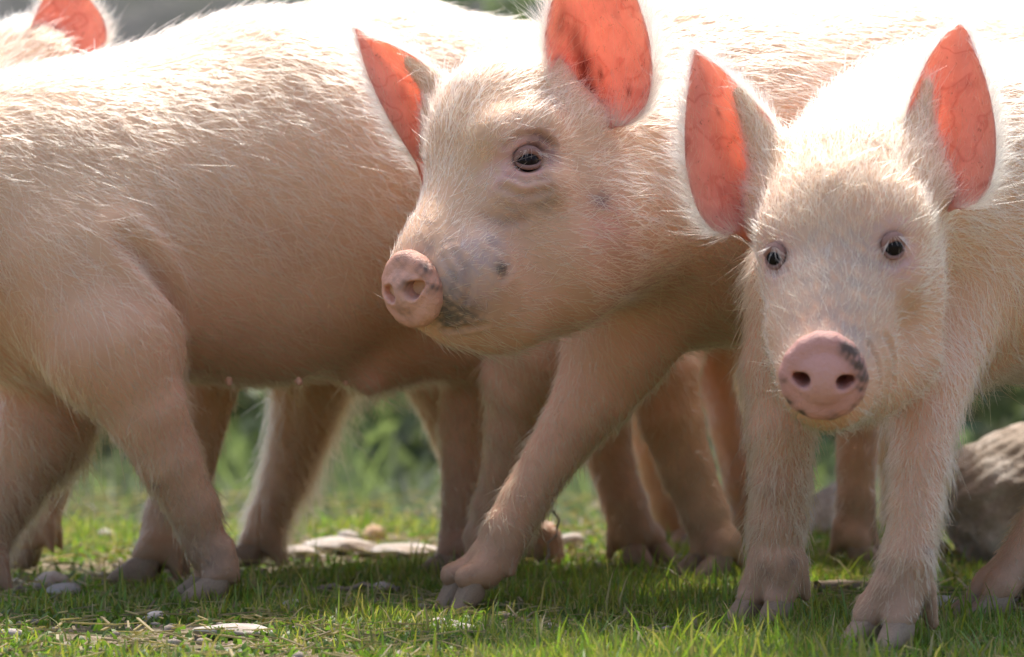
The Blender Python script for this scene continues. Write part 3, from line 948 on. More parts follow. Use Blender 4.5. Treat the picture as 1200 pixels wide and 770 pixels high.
    make_snout(root, o, P(477, 341, 3.587), n, 0.0345, roll=-0.12, aspect=1.08, spots=[(0.80, 0.5, 0.20, 0.8), (0.1, 0.85, 0.22, 0.4), (0.95, 0.0, 0.18, 0.7), (-0.1, -0.5, 0.3, 0.3), (0.25, 0.2, 0.18, 0.4), (0.0, 0.3, 0.3, 0.25)],
               base=(0.76, 0.38, 0.26), nostril=0.0090, spread=0.43, updn=0.0)
    # far eye on the hidden side of the face
    fp = np.array(ep) ; mid = P(560, 215, 3.69); ax = unit(np.cross(unit(P(500, 334, 3.62) - P(600, 165, 3.70)), (0, 0, 1)))
    fe, fn = ep - 2 * ((ep - mid) @ ax) * ax, en - 2 * (en @ ax) * ax
    for _ in range(12):
        fe = fe - fn * float(field_at(pr, fe[None])[0])
    make_eye(root, o, fe - fn * 0.002, fn, -0.3, b=0.006)
    make_ear(root, o, [(520, 118, 3.74), (512, 92, 3.74), (492, 70, 3.74), (458, 52, 3.755), (432, 42, 3.77), (413, 26, 3.79)],
             [(497, 205, 3.74), (486, 186, 3.735), (466, 157, 3.73), (444, 117, 3.735), (428, 80, 3.75), (420, 52, 3.77), (413, 26, 3.79)], cup=0.55, dirt=[(0.1, 0.4, 0.12, 0.5)], furl=0.014, fringe=1300)
    make_ear(root, o, [(660, 140, 3.67), (645, 108, 3.665), (637, 60, 3.67), (641, 15, 3.68), (660, -25, 3.70), (690, -55, 3.72)],
             [(700, 148, 3.665), (728, 150, 3.66), (752, 138, 3.655), (765, 105, 3.66), (764, 65, 3.67), (755, 20, 3.68), (735, -25, 3.70), (690, -55, 3.72)], cup=0.75, dirt=[(0.20, 0.42, 0.13, 1.2), (0.34, 0.36, 0.12, 1.1), (0.48, 0.28, 0.10, 0.8), (0.55, 0.14, 0.10, 0.7), (0.1, 0.55, 0.12, 0.9), (0.33, 0.52, 0.03, 0.9), (0.28, 0.8, 0.03, 0.8), (0.62, 0.7, 0.03, 0.6)],  # large spots paint the shaded ear canal, small ones are dirt
             furl=0.022, fringe=2400, nfur=3200)
    tail(root, o, P(1500, 130, 4.40), (1, 0.4, 0.1))


# ================================================================== pig C: the right one, facing the camera
def pig_right():
    o = P(1150, 320, 3.6) * np.array([1, 1, 0])
    root = tag(empty('pig', o), 'pale pig at the right facing the camera with both ears pricked', 'pig', 'pigs walking over the grass')
    bk = dict(w=(-0.42, -0.9, 0), s=0.74)
    fl = dict(flow=(1.0, 0.5, -0.6), hl=0.017)
    pr = [K((1100, 258, 3.64, 186), (1400, 240, 3.85, 200), k=0.02, **bk, **fl),
          K((1400, 245, 3.85, 212), (1640, 245, 4.02, 185), k=0.02, **bk, **fl),
          K((1005, 228, 3.47, 96), (1095, 245, 3.62, 175), k=0.05, flow=(0.7, 0.6, -0.1), hl=0.018),
          K((990, 395, 3.62, 76), (1075, 395, 3.62, 80), k=0.04, flow=(0, 0, -1), hl=0.018)]
    hd = dict(flow=(0.02, 0.45, 0.8), hl=0.0120)
    pr += [K((998, 232, 3.435, 88), (993, 262, 3.415, 92), k=0.04, flow=(0.05, 0.6, 0.8), hl=0.0155),
           K((988, 275, 3.40, 86), (972, 375, 3.345, 62), k=0.04, **hd),
           K((972, 375, 3.345, 62), (966, 428, 3.30, 46), k=0.03, flow=(0.0, 0.35, 0.6), hl=0.0070),
           S(942, 378, 3.42, 40, k=0.04, flow=(-0.6, 0.5, -0.2), hl=0.0127),
           S(944, 428, 3.40, 34, k=0.04, flow=(-0.5, 0.5, -0.4), hl=0.0127),
           K((1048, 352, 3.43, 55), (1048, 410, 3.43, 56), k=0.05, flow=(0.7, 0.6, -0.3), hl=0.0141),
           K((1010, 440, 3.40, 52), (975, 462, 3.31, 36), k=0.035, flow=(0.3, 0.5, -0.6), hl=0.0127),
           K((975, 410, 3.345, 60), (968, 440, 3.305, 47), k=0.03, flow=(0.2, 0.5, -0.2), hl=0.0070),
           S(922, 275, 3.375, 24, k=0.035, flow=(-0.1, 0.4, 0.8), hl=0.0113), S(1046, 264, 3.37, 28, k=0.035, flow=(0.1, 0.4, 0.8), hl=0.0113),
           S(926, 330, 3.375, 20, k=0.03, **hd), S(1048, 324, 3.37, 26, k=0.03, flow=(0.5, 0.5, 0.2), hl=0.0099),
           # ear roots
           K((915, 215, 3.44, 30), (868, 110, 3.455, 10), k=0.03, flow=(-0.4, 0, 0.9), hl=0.0141),
           K((900, 235, 3.435, 24), (884, 262, 3.435, 12), k=0.02, flow=(-0.6, 0, -0.1), hl=0.0141),
           K((1060, 215, 3.43, 32), (1085, 100, 3.45, 9), k=0.03, flow=(0.2, 0, 0.95), hl=0.0123),
           K((1075, 225, 3.43, 30), (1095, 225, 3.43, 17), k=0.03, flow=(0.6, 0, 0.1), hl=0.0141)]
    lg = dict(flow=(0.05, 0.1, -1), hl=0.013, dens=1.4)
    pr += [K((935, 330, 3.66, 60), (917, 430, 3.66, 42), k=0.03, flow=(0, 0, -1), hl=0.018)]
    pr += chain([(917, 430, 3.66, 42), (916, 500, 3.65, 37), (915, 568, 3.65, 33), (911, 615, 3.65, 32), (907, 655, 3.65, 30)], k=0.02, **lg)
    add_foot(pr, root, o, 896, 3.64, (-0.55, -0.8), fetlock=P(908, 660, 3.64), size=1.05, kwl=lg)
    pr += [K((1115, 330, 3.56, 85), (1086, 440, 3.50, 48), k=0.03, flow=(0.1, 0, -1), hl=0.018)]
    pr += chain([(1086, 440, 3.50, 47), (1082, 490, 3.48, 39), (1078, 545, 3.46, 34), (1072, 600, 3.44, 29), (1064, 660, 3.42, 29), (1052, 690, 3.42, 30)], k=0.02, **lg)
    add_foot(pr, root, o, 1035, 3.41, (-0.55, -0.8), fetlock=P(1054, 690, 3.42), size=1.08, kwl=lg)
    # near hind leg reaching forward into the frame, far hind leg behind it
    pr += [K((1560, 260, 3.92, 130), (1440, 390, 3.84, 95), k=0.045, **fl)]
    pr += chain([(1440, 390, 3.84, 80), (1320, 480, 3.78, 44), (1262, 550, 3.75, 30), (1222, 615, 3.73, 25), (1195, 655, 3.72, 24)], k=0.022, **lg)
    add_foot(pr, root, o, 1160, 3.71, (-0.9, -0.3), fetlock=P(1190, 664, 3.72), size=1.05, kwl=lg)
    pr += [K((1600, 260, 4.1, 120), (1600, 390, 4.1, 85), k=0.045, **fl)]
    pr += chain([(1600, 390, 4.1, 71), (1630, 460, 4.1, 35), (1660, 530, 4.1, 25), (1640, 600, 4.1, 21), (1630, 640, 4.1, 20)], k=0.022, **lg)
    add_foot(pr, root, o, 1620, 4.1, LEFT, fetlock=P(1630, 640, 4.1), kwl=lg)
    e1, n1 = march(pr, 908, 301, 3.1)
    e2, n2 = march(pr, 1047, 289, 3.1)
    n1 = unit(n1 + np.array([0.15, -0.35, 0.1])); n2 = unit(n2 + np.array([0.0, -0.15, 0.1]))
    for e, n in ((e1, n1), (e2, n2)):
        pr.append(cone(e + n * 0.003, 0.0090, k=0.012, op='s'))
    G = lambda x, y: march(pr, x, y, 3.1)[0]
    pink = (0.66, 0.38, 0.35)
    dirt = (0.16, 0.11, 0.08)
    paints = [(e1, 0.022, pink, 0.95), (e2, 0.026, pink, 0.95), (G(1055, 310), 0.018, pink, 0.7), (G(1020, 300), 0.016, (0.5, 0.33, 0.30), 0.5),
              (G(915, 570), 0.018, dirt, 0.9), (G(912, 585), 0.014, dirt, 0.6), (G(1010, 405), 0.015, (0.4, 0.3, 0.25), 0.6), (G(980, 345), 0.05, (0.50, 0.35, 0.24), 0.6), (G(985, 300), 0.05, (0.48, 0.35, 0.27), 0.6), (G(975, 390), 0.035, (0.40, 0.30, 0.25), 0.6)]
    for i in range(8):
        paints.append((P(rng.uniform(880, 950), rng.uniform(540, 700), 3.62), rng.uniform(0.004, 0.009), (0.2, 0.13, 0.1), 0.6))
        paints.append((P(rng.uniform(1030, 1100), rng.uniform(560, 720), 3.41), rng.uniform(0.004, 0.009), (0.2, 0.13, 0.1), 0.6))
    cr = [([G(900, 318), G(912, 320), G(924, 316)], 0.003, 0.002), ([G(1030, 305), G(1046, 310), G(1062, 302)], 0.003, 0.002),
          ([G(1018, 405), G(1028, 425), G(1030, 455)], 0.003, 0.002), ([G(1036, 395), G(1048, 425), G(1046, 450)], 0.004, 0.0018)]
    body, V, Q = build_pig(root, o, pr, 0.0034, 70000, paints, bald=[(e1, 0.017), (e2, 0.019), (P(965, 443, 3.255), 0.036)], creases=cr, lift=0.30, tint=[(P(980, 330, 3.33), 0.085, 0.42)])  # tint paints the face's shade into the fur colour
    make_eye(root, o, e1, n1, -0.15, a=0.0062, b=0.0074, R=0.0100)
    make_eye(root, o, e2, n2, 0.2, a=0.0076, b=0.0078, R=0.0104)
    make_snout(root, o, P(965, 444, 3.24), unit((-0.10, -0.95, -0.24)), 0.0368, roll=0.06, aspect=1.06,
               spots=[(0.62, 0.62, 0.16, 1.3), (0.78, 0.42, 0.15, 1.3), (0.45, 0.78, 0.14, 1.2), (0.9, 0.1, 0.16, 1.1), (0.85, -0.15, 0.12, 0.9), (0.3, -0.9, 0.15, 0.6), (-0.75, -0.6, 0.12, 0.9), (-0.45, -0.85, 0.12, 0.9), (-0.92, -0.1, 0.1, 0.6), (0.75, -0.65, 0.12, 0.7), (0.95, -0.45, 0.12, 0.7)],
               base=(0.64, 0.31, 0.25), nostril=0.0068, spread=0.47, updn=-0.02)
    make_ear(root, o, [(915, 172, 3.44), (906, 145, 3.44), (885, 120, 3.445), (858, 92, 3.455), (836, 72, 3.47), (813, 54, 3.49)],
             [(884, 268, 3.425), (862, 275, 3.415), (838, 274, 3.41), (816, 245, 3.41), (804, 200, 3.415), (802, 150, 3.43), (806, 100, 3.455), (813, 54, 3.49)], cup=0.6, furl=0.016, fringe=1900, nfur=2800, dirt=[(0.25, 0.2, 0.1, 0.4), (0.55, 0.4, 0.04, 0.5), (0.45, 0.5, 0.03, 0.4), (0.35, 0.35, 0.03, 0.5)])
    make_ear(root, o, [(1052, 200, 3.42), (1054, 165, 3.42), (1066, 115, 3.43), (1084, 75, 3.45), (1102, 46, 3.47), (1122, 27, 3.49)],
             [(1098, 240, 3.41), (1122, 246, 3.405), (1146, 240, 3.40), (1163, 212, 3.40), (1168, 165, 3.415), (1160, 110, 3.435), (1144, 62, 3.46), (1133, 35, 3.48), (1122, 27, 3.49)], cup=0.7, furl=0.016, fringe=1900, nfur=2800, dirt=[(0.1, 0.35, 0.13, 0.9), (0.2, 0.25, 0.1, 0.6), (0.5, 0.3, 0.05, 0.6)])
    tail(root, o, P(1810, 170, 4.1), (1, 0.4, 0.1))


# ================================================================== pigs behind
def pig_back_left():
    o = P(200, 320, 4.35) * np.array([1, 1, 0])
    root = tag(empty('pig', o), 'pig behind the large left pig, one red backlit ear showing above its back', 'pig', 'pigs walking over the grass')
    bk = dict(w=(-0.4, -0.9, 0), s=0.72)
    fl = dict(flow=(1, 0.4, -0.6), hl=0.022)
    pr = [K((80, 270, 4.33, 160), (400, 260, 4.48, 165), k=0.02, **bk, **fl), K((0, 190, 4.30, 105), (80, 270, 4.33, 150), k=0.06, **fl)]
    L, f, u, s = local_head(pr, P(10, 130, 4.27), (-0.45, -0.85, -0.4), 1.0)
    lg = dict(flow=(0.2, 0, -1), hl=0.009)
    pr += chain([(110, 400, 4.42, 60), (82, 510, 4.38, 23), (58, 580, 4.37, 20), (44, 620, 4.36, 20)], k=0.02, **lg)
    add_foot(pr, root, o, 30, 4.36, LEFT, fetlock=P(44, 612, 4.36), size=1.0, kwl=lg)
    pr += chain([(245, 400, 4.24, 69), (243, 460, 4.22, 33), (222, 545, 4.20, 30), (198, 605, 4.18, 29), (188, 640, 4.17, 28)], k=0.02, **lg)
    add_foot(pr, root, o, 172, 4.16, LEFT, fetlock=P(188, 640, 4.17), size=1.12, kwl=lg)
    pr += chain([(390, 390, 4.42, 77), (366, 445, 4.42, 48), (353, 500, 4.42, 36), (335, 560, 4.41, 28), (315, 608, 4.40, 24), (308, 632, 4.40, 23)], k=0.02, flow=(0.6, 0, -1), hl=0.03)
    add_foot(pr, root, o, 296, 4.40, LEFT, fetlock=P(308, 630, 4.40), size=1.05, kwl=lg)
    pr += chain([(490, 360, 4.62, 66), (520, 430, 4.62, 34), (548, 520, 4.62, 25), (556, 590, 4.62, 21), (556, 620, 4.62, 21)], k=0.02, **lg)
    add_foot(pr, root, o, 548, 4.62, LEFT, fetlock=P(556, 620, 4.62), kwl=lg)
    build_pig(root, o, pr, 0.006, 40000, smooth=2, under=0.1)
    make_snout(root, o, L(0.18, 0, -0.06), f, 0.034)
    for sg in (-1, 1):
        make_eye(root, o, L(0.035, 0.058 * sg, 0.02), f * 0.55 + s * sg * 0.8 + u * 0.2, 0.2)
    make_ear(root, o, [(40, 85, 4.25), (34, 60, 4.25), (36, 35, 4.26), (46, 8, 4.28), (62, -14, 4.30), (76, -26, 4.31)],
             [(90, 82, 4.25), (118, 66, 4.24), (127, 45, 4.24), (122, 22, 4.26), (108, 2, 4.28), (92, -16, 4.30), (76, -26, 4.31)], cup=0.6, furl=0.013, nfur=1500, fringe=1200)
    make_ear(root, o, [(-30, 85, 4.22), (-45, 50, 4.22), (-70, 10, 4.24), (-85, -15, 4.26)], [(-80, 95, 4.22), (-105, 60, 4.22), (-105, 20, 4.24), (-85, -15, 4.26)], cup=0.6, nfur=500, fringe=300)
    tail(root, o, P(560, 190, 4.6), (1, 0.3, 0.1))


def pig_back_middle():
    o = P(820, 320, 4.45) * np.array([1, 1, 0])
    root = tag(empty('pig', o), 'pig hidden behind the middle pig, its pink legs showing under that belly', 'pig', 'pigs walking over the grass')
    fl = dict(flow=(0.5, 1, -0.6), hl=0.02)
    bk = dict(w=(-0.9, 0.3, 0), s=0.74)
    pr = [K((800, 250, 4.56, 125), (870, 250, 4.95, 130), k=0.02, **bk, **fl), K((745, 220, 4.40, 85), (800, 250, 4.56, 115), k=0.05, **fl)]
    L, f, u, s = local_head(pr, P(735, 205, 4.36), (-0.9, -0.2, -0.3), 0.75)
    lg = dict(flow=(0.3, 0, -1), hl=0.009)
    pr += chain([(785, 350, 4.46, 59), (775, 440, 4.27, 42), (787, 495, 4.26, 37), (806, 552, 4.25, 31), (828, 605, 4.24, 28), (834, 635, 4.24, 24)], k=0.02, **lg)
    add_foot(pr, root, o, 832, 4.22, (-0.75, -0.6), fetlock=P(836, 630, 4.23), size=1.05, kwl=lg)
    pr += chain([(750, 370, 4.52, 50), (708, 460, 4.42, 32), (714, 535, 4.41, 27), (732, 590, 4.40, 26), (744, 622, 4.40, 24)], k=0.02, **lg)
    add_foot(pr, root, o, 756, 4.40, (0.5, -0.8), fetlock=P(744, 622, 4.40), size=1.05, kwl=lg)
    pr += chain([(800, 380, 4.74, 59), (752, 460, 4.72, 29), (764, 530, 4.72, 24), (780, 590, 4.72, 21), (792, 615, 4.72, 19)], k=0.02, **lg)
    add_foot(pr, root, o, 792, 4.72, (-0.5, -0.8), fetlock=P(792, 612, 4.72), kwl=lg)
    pr += chain([(845, 380, 4.70, 46), (835, 440, 4.66, 22), (852, 500, 4.62, 20), (868, 570, 4.60, 20), (872, 615, 4.60, 19)], k=0.02, **lg)
    add_foot(pr, root, o, 870, 4.60, (-0.5, -0.8), fetlock=P(872, 614, 4.60), kwl=lg)
    build_pig(root, o, pr, 0.006, 40000, smooth=2, under=0.1)
    make_snout(root, o, L(0.18, 0, -0.06), f, 0.028)
    for sg in (-1, 1):
        make_eye(root, o, L(0.035, 0.058 * sg, 0.02), f * 0.55 + s * sg * 0.8 + u * 0.2, 0.2, R=0.009)
    make_ear(root, o, [(725, 150, 4.31), (715, 110, 4.31), (722, 85, 4.31), (735, 65, 4.32)], [(765, 150, 4.32), (775, 115, 4.32), (760, 85, 4.32), (735, 65, 4.32)], nfur=400, fringe=200)
    make_ear(root, o, [(735, 150, 4.42), (725, 110, 4.43), (732, 85, 4.43), (745, 65, 4.44)], [(775, 150, 4.43), (785, 115, 4.43), (770, 85, 4.44), (745, 65, 4.44)], nfur=400, fringe=200)
    tail(root, o, P(880, 150, 4.95), (0.2, 1, 0.1))


def pig_back_right():
    o = P(1200, 320, 4.5) * np.array([1, 1, 0])
    root = tag(empty('pig', o), 'pig hidden behind the right-hand pig, one pink foot showing between its forelegs', 'pig', 'pigs walking over the grass')
    fl = dict(flow=(-0.1, 1, -0.6), hl=0.022)
    bk = dict(w=(1, 0.1, 0), s=0.74)
    pr = [K((1010, 285, 4.60, 115), (975, 285, 5.15, 120), k=0.02, **bk, **fl), K((1045, 245, 4.46, 85), (1010, 285, 4.60, 105), k=0.05, **fl)]
    L, f, u, s = local_head(pr, P(1070, 228, 4.43), (0.75, -0.4, -0.35), 0.75)
    lg = dict(flow=(-0.2, 0, -1), hl=0.009)
    pr += chain([(1030, 390, 4.42, 64), (1008, 455, 4.40, 31), (1004, 540, 4.38, 23), (1003, 590, 4.37, 23), (1006, 620, 4.37, 22)], k=0.02, **lg)
    add_foot(pr, root, o, 1014, 4.36, (0.9, -0.35), fetlock=P(1004, 616, 4.37), size=1.05, kwl=lg)
    pr += chain([(1060, 390, 4.60, 64), (1068, 455, 4.60, 29), (1072, 540, 4.60, 22), (1072, 610, 4.60, 21)], k=0.02, **lg)
    add_foot(pr, root, o, 1080, 4.60, (1, 0), fetlock=P(1072, 612, 4.60), kwl=lg)
    for dd, xx in ((5.06, 905), (5.16, 1050)):
        pr += chain([(xx, 380, dd, 75), (xx, 470, dd, 40), (xx + 10, 560, dd, 28), (xx + 5, 615, dd, 25)], k=0.02, **lg)
        add_foot(pr, root, o, xx + 12, dd, (1, 0), fetlock=P(xx + 5, 615, dd), kwl=lg)
    build_pig(root, o, pr, 0.006, 36000, smooth=2, under=0.1)
    make_snout(root, o, L(0.17, 0, -0.058), f, 0.032)
    for sg in (-1, 1):
        make_eye(root, o, L(0.035, 0.058 * sg, 0.02), f * 0.55 + s * sg * 0.8 + u * 0.2, 0.2)
    for dd in (4.40, 4.50):
        make_ear(root, o, [(1040, 180, dd), (1030, 155, dd), (1034, 130, dd), (1046, 108, dd)], [(1080, 176, dd), (1088, 150, dd), (1072, 125, dd), (1046, 108, dd)], nfur=400, fringe=200)
    tail(root, o, P(970, 200, 5.28), (0, 1, 0.1))


# ================================================================== ground
def drop(y):
    """the meadow falls away a little behind the pigs, then runs level"""
    q = np.clip(np.asarray(y, float) - 5.0, 0, 3.6)
    return -0.16 * q * q / (q + 0.25)


def ground():
    def axis(lo, hi, step, far):
        a = list(np.arange(lo, hi + step / 2, step)); s = step
        while a[-1] < far: s *= 1.5; a.append(a[-1] + s)
        s = step
        while a[0] > -far: s *= 1.5; a.insert(0, a[0] - s)
        return np.array(a)
    xs = axis(-1.4, 1.4, 0.02, 300); ys = axis(3.0, 6.5, 0.02, 300)
    X, Y = np.meshgrid(xs, ys, indexing='ij')
    pts = np.stack([X.ravel(), Y.ravel(), 0 * X.ravel()], 1)
    z = 0.004 * wob(pts, 9, 0.3)[:, 0] + 0.003 * wob(pts, 31, 1.0)[:, 1] - 0.004
    fade = np.exp(-((np.abs(pts[:, 0]) / 3) ** 4)) * np.exp(-((np.abs(pts[:, 1] - 4.5) / 4) ** 4))
    pts[:, 2] = z * fade + drop(pts[:, 1])
    ny = len(ys)
    i, j = np.meshgrid(np.arange(len(xs) - 1), np.arange(ny - 1), indexing='ij'); i = i.ravel(); j = j.ravel()
    F = np.stack([i * ny + j, (i + 1) * ny + j, (i + 1) * ny + j + 1, i * ny + j + 1], 1)
    m, nt, b = new_mat('meadow_soil')
    n1 = noise(nt, 9, 6, 0.65); n2 = noise(nt, 70, 6, 0.7)
    soil = ramp(nt, n2.outputs['Fac'], [(0.30, (0.13, 0.09, 0.055)), (0.55, (0.32, 0.25, 0.17)), (0.75, (0.48, 0.42, 0.33))])
    grs = ramp(nt, n2.outputs['Fac'], [(0.3, (0.035, 0.06, 0.014)), (0.7, (0.12, 0.17, 0.045))])
    mk = ramp(nt, n1.outputs['Fac'], [(0.46, 0.0), (0.62, 1.0)])
    c = mixc(nt, mk.outputs[0], soil.outputs[0], grs.outputs[0])
    nt.links.new(c, b.inputs['Base Color']); b.inputs['Roughness'].default_value = 0.95
    b.inputs['Specular IOR Level'].default_value = 0.15
    bump(nt, b, n2.outputs['Fac'], 0.8, 0.01)
    g = link('ground', mesh_np('ground', pts, F, m))
    tag(g, 'short grazed meadow with bare pale soil between the grass', kind='structure')


def patchy(x, y):
    """how much grass grows here, 0..1"""
    p = np.stack([x, y, 0 * x], 1)
    v = 0.5 + 0.55 * wob(p, 6.0, 2.1)[:, 0] + 0.35 * wob(p, 17.0, 0.6)[:, 1]
    # bare stony strip behind the left and middle pigs
    v -= 1.1 * np.exp(-((x + 0.10) / 0.20) ** 2 - ((y - 4.62) / 0.22) ** 2)
    v -= 0.5 * np.exp(-((x + 0.42) / 0.20) ** 2 - ((y - 4.05) / 0.22) ** 2)
    v -= 0.45 * np.exp(-((x + 0.33) / 0.10) ** 2 - ((y - 3.62) / 0.10) ** 2) + 0.4 * np.exp(-((x + 0.03) / 0.07) ** 2 - ((y - 3.70) / 0.12) ** 2) + 0.35 * np.exp(-((x - 0.10) / 0.06) ** 2 - ((y - 3.50) / 0.06) ** 2)
    v += 0.6 * np.exp(-((x - 0.16) / 0.35) ** 2 - ((y - 3.75) / 0.5) ** 2)
    v -= 0.9 * np.exp(-((x - 0.48) / 0.12) ** 2 - ((y - 3.85) / 0.15) ** 2)
    return np.clip(v, 0.06, 1)


def blade_mesh(name, x, y, h, w, lean, az, mat, cols, z0=0.0, curve=1.0):
    n = len(x)
    t = np.array([0, 0.4, 0.75, 1.0]); wd = np.array([1.0, 0.85, 0.5, 0.06])
    dx, dy = np.cos(az), np.sin(az)
    sa = az + np.pi / 2 + rng.normal(0, 0.5, n)
    V = np.zeros((n, 8, 3))
    for i in range(4):
        out = lean * h * t[i] ** (1 + curve)
        hz = h * t[i] * np.sqrt(np.maximum(1 - (lean * t[i]) ** 2 * 0.6, 0.1))
        cx, cy = x + dx * out, y + dy * out
        for s_, q in ((-1, 0), (1, 1)):
            V[:, i * 2 + q, 0] = cx + s_ * np.cos(sa) * w * wd[i] * 0.5
            V[:, i * 2 + q, 1] = cy + s_ * np.sin(sa) * w * wd[i] * 0.5
            V[:, i * 2 + q, 2] = hz + z0 + drop(y)
    base = (np.arange(n) * 8)[:, None]
    F = np.concatenate([base + np.array([0, 1, 3, 2]) + 2 * i for i in range(3)], 1).reshape(-1, 4)
    C = np.repeat(cols, 8, axis=0)
    return mesh_np(name, V.reshape(-1, 3), F, mat, C)


def grass_material():
    m, nt, b = new_mat('grass_blades')
    at = N(nt, 'ShaderNodeAttribute', attribute_name='paint')
    nt.links.new(at.outputs['Color'], b.inputs['Base Color'])
    b.inputs['Roughness'].default_value = 0.45
    b.inputs['Specular IOR Level'].default_value = 0.4
    tr = N(nt, 'ShaderNodeBsdfTranslucent')
    c = mixc(nt, 1.0, at.outputs['Color'], (1.25, 1.5, 0.6), 'MULTIPLY')
    nt.links.new(c, tr.inputs[0])
    mx = N(nt, 'ShaderNodeMixShader'); mx.inputs[0].default_value = 0.5
    nt.links.new(b.outputs[0], mx.inputs[1]); nt.links.new(tr.outputs[0], mx.inputs[2])
    nt.links.new(mx.outputs[0], nt.nodes['Material Output'].inputs['Surface'])
    return m


M_GRASS = grass_material()


def grass():
    n = 330000
    y = 3.15 + (rng.random(n) ** 1.25) * 4.2
    x = (rng.random(n) * 2 - 1) * (0.22 * y)
    m = 170000                                           # the sward runs on all round, thinner away from the herd
    y = np.concatenate([y, 1.6 + 6.0 * rng.random(m)])
    x = np.concatenate([x, np.clip(rng.normal(0, 1.15, m), -3.2, 3.2)])
    n += m
    keep = rng.random(n) < patchy(x, y) ** 2.2
    x, y = x[keep], y[keep]
    # clustering into tufts
    n = len(x)
    pt = patchy(x, y)
    h = (0.008 + 0.017 * rng.random(n) ** 1.6) * (0.55 + 0.6 * pt)
    tall = rng.random(n) < 0.06; h[tall] *= 2.0
    w = 0.0016 + 0.0016 * rng.random(n)
    cols = np.array([0.185, 0.255, 0.055]) * (0.65 + 0.7 * rng.random((n, 1)))
    cols[:, 0] *= 0.8 + 0.7 * rng.random(n)
    dry = rng.random(n) < 0.17 + 0.35 * (1 - pt)
    cols[dry] = np.array([0.40, 0.32, 0.17]) * (0.6 + 0.6 * rng.random((dry.sum(), 1)))
    lean = np.clip(rng.normal(0.45, 0.25, n), 0.05, 0.95)
    me = blade_mesh('grass', x, y, h, w, lean, rng.random(n) * 6.283, M_GRASS, cols, z0=-0.004)
    tag(link('grass', me), 'short bright green grass with dry blades under the pigs', 'grass', kind='stuff')
    # low ground cover: tiny leaves between the blades
    n = 90000
    y = 3.15 + (rng.random(n) ** 1.25) * 2.6; x = (rng.random(n) * 2 - 1) * (0.2 * y)
    k = rng.random(n) < patchy(x, y); x, y = x[k], y[k]; n = len(x)
    cols = np.array([0.13, 0.20, 0.045]) * (0.6 + 0.8 * rng.random((n, 1)))
    me = blade_mesh('clover', x, y, 0.005 + 0.010 * rng.random(n), 0.004 + 0.004 * rng.random(n), np.clip(rng.normal(0.8, 0.2, n), 0.2, 0.98), rng.random(n) * 6.283, M_GRASS, cols, z0=-0.003)
    tag(link('ground_cover', me), 'low leafy plants between the grass blades', 'ground cover', kind='stuff')
    # straw and litter lying flat
    n = 7000
    y = 3.2 + rng.random(n) * 2.6; x = (rng.random(n) * 2 - 1) * (0.2 * y)
    k = rng.random(n) < 1.35 - patchy(x, y); x, y = x[k], y[k]; n = len(x)
    a = rng.random(n) * 6.283; L = 0.005 + 0.016 * rng.random(n) ** 2; w = 0.0006 + 0.0008 * rng.random(n)
    ca, sa = np.cos(a), np.sin(a); z = 0.003 + 0.006 * rng.random(n); tl = rng.normal(0, 0.15, n)
    V = np.zeros((n, 8, 3))
    for q, (e, s_, up) in enumerate(((-1, -1, 0), (-1, 1, 0), (1, 1, 0), (1, -1, 0), (-1, -1, 1), (-1, 1, 1), (1, 1, 1), (1, -1, 1))):
        V[:, q, 0] = x + ca * L * e - sa * w * s_; V[:, q, 1] = y + sa * L * e + ca * w * s_; V[:, q, 2] = z + tl * L * e + up * w
    b = (np.arange(n) * 8)[:, None]
    F = np.concatenate([b + np.array(f) for f in ((0, 3, 2, 1), (4, 5, 6, 7), (0, 1, 5, 4), (1, 2, 6, 5), (2, 3, 7, 6), (3, 0, 4, 7))], 1).reshape(-1, 4)
    cols = np.repeat(np.array([0.48, 0.38, 0.24]) * (0.5 + 0.7 * rng.random((n, 1))), 8, 0)
    tag(link('straw_litter', mesh_np('straw_litter', V.reshape(-1, 3), F, M_GRASS, cols, smooth=False)), 'bits of dry straw scattered over the bare ground', 'straw', kind='stuff')


# ------------------------------------------------------------------ stones, twigs
def ico(sub=3):
    import bmesh
    bm = bmesh.new(); bmesh.ops.create_icosphere(bm, subdivisions=sub, radius=1.0)
    V = np.array([v.co[:] for v in bm.verts]); F = np.array([[v.index for v in f.verts] for f in bm.faces]); bm.free()
    return V, F


IV, IF = ico(4); IV2, IF2 = ico(2)
IV5, IF5 = ico(6)
M_STONE = plain('pale_limestone', (0.62, 0.56, 0.50), 0.85, 45, 0.6, 0.7, 0.006, 0.25, grime=(0.40, 0.33, 0.27))
M_GRIT = plain('brown_grit', (0.40, 0.33, 0.26), 0.9, 90, 0.5, 0.5, 0.003, 0.2)
M_OSTONE = plain('ochre_stone', (0.62, 0.42, 0.25), 0.85, 45, 0.6, 0.7, 0.006, 0.25)
M_ROCK = plain('lichened_rock', (0.50, 0.42, 0.35), 0.9, 34, 0.55, 0.8, 0.012, 0.25, grime=(0.66, 0.61, 0.56))
M_TWIG = plain('dead_twig', (0.36, 0.27, 0.19), 0.8, 120, 0.5, 0.6, 0.003)


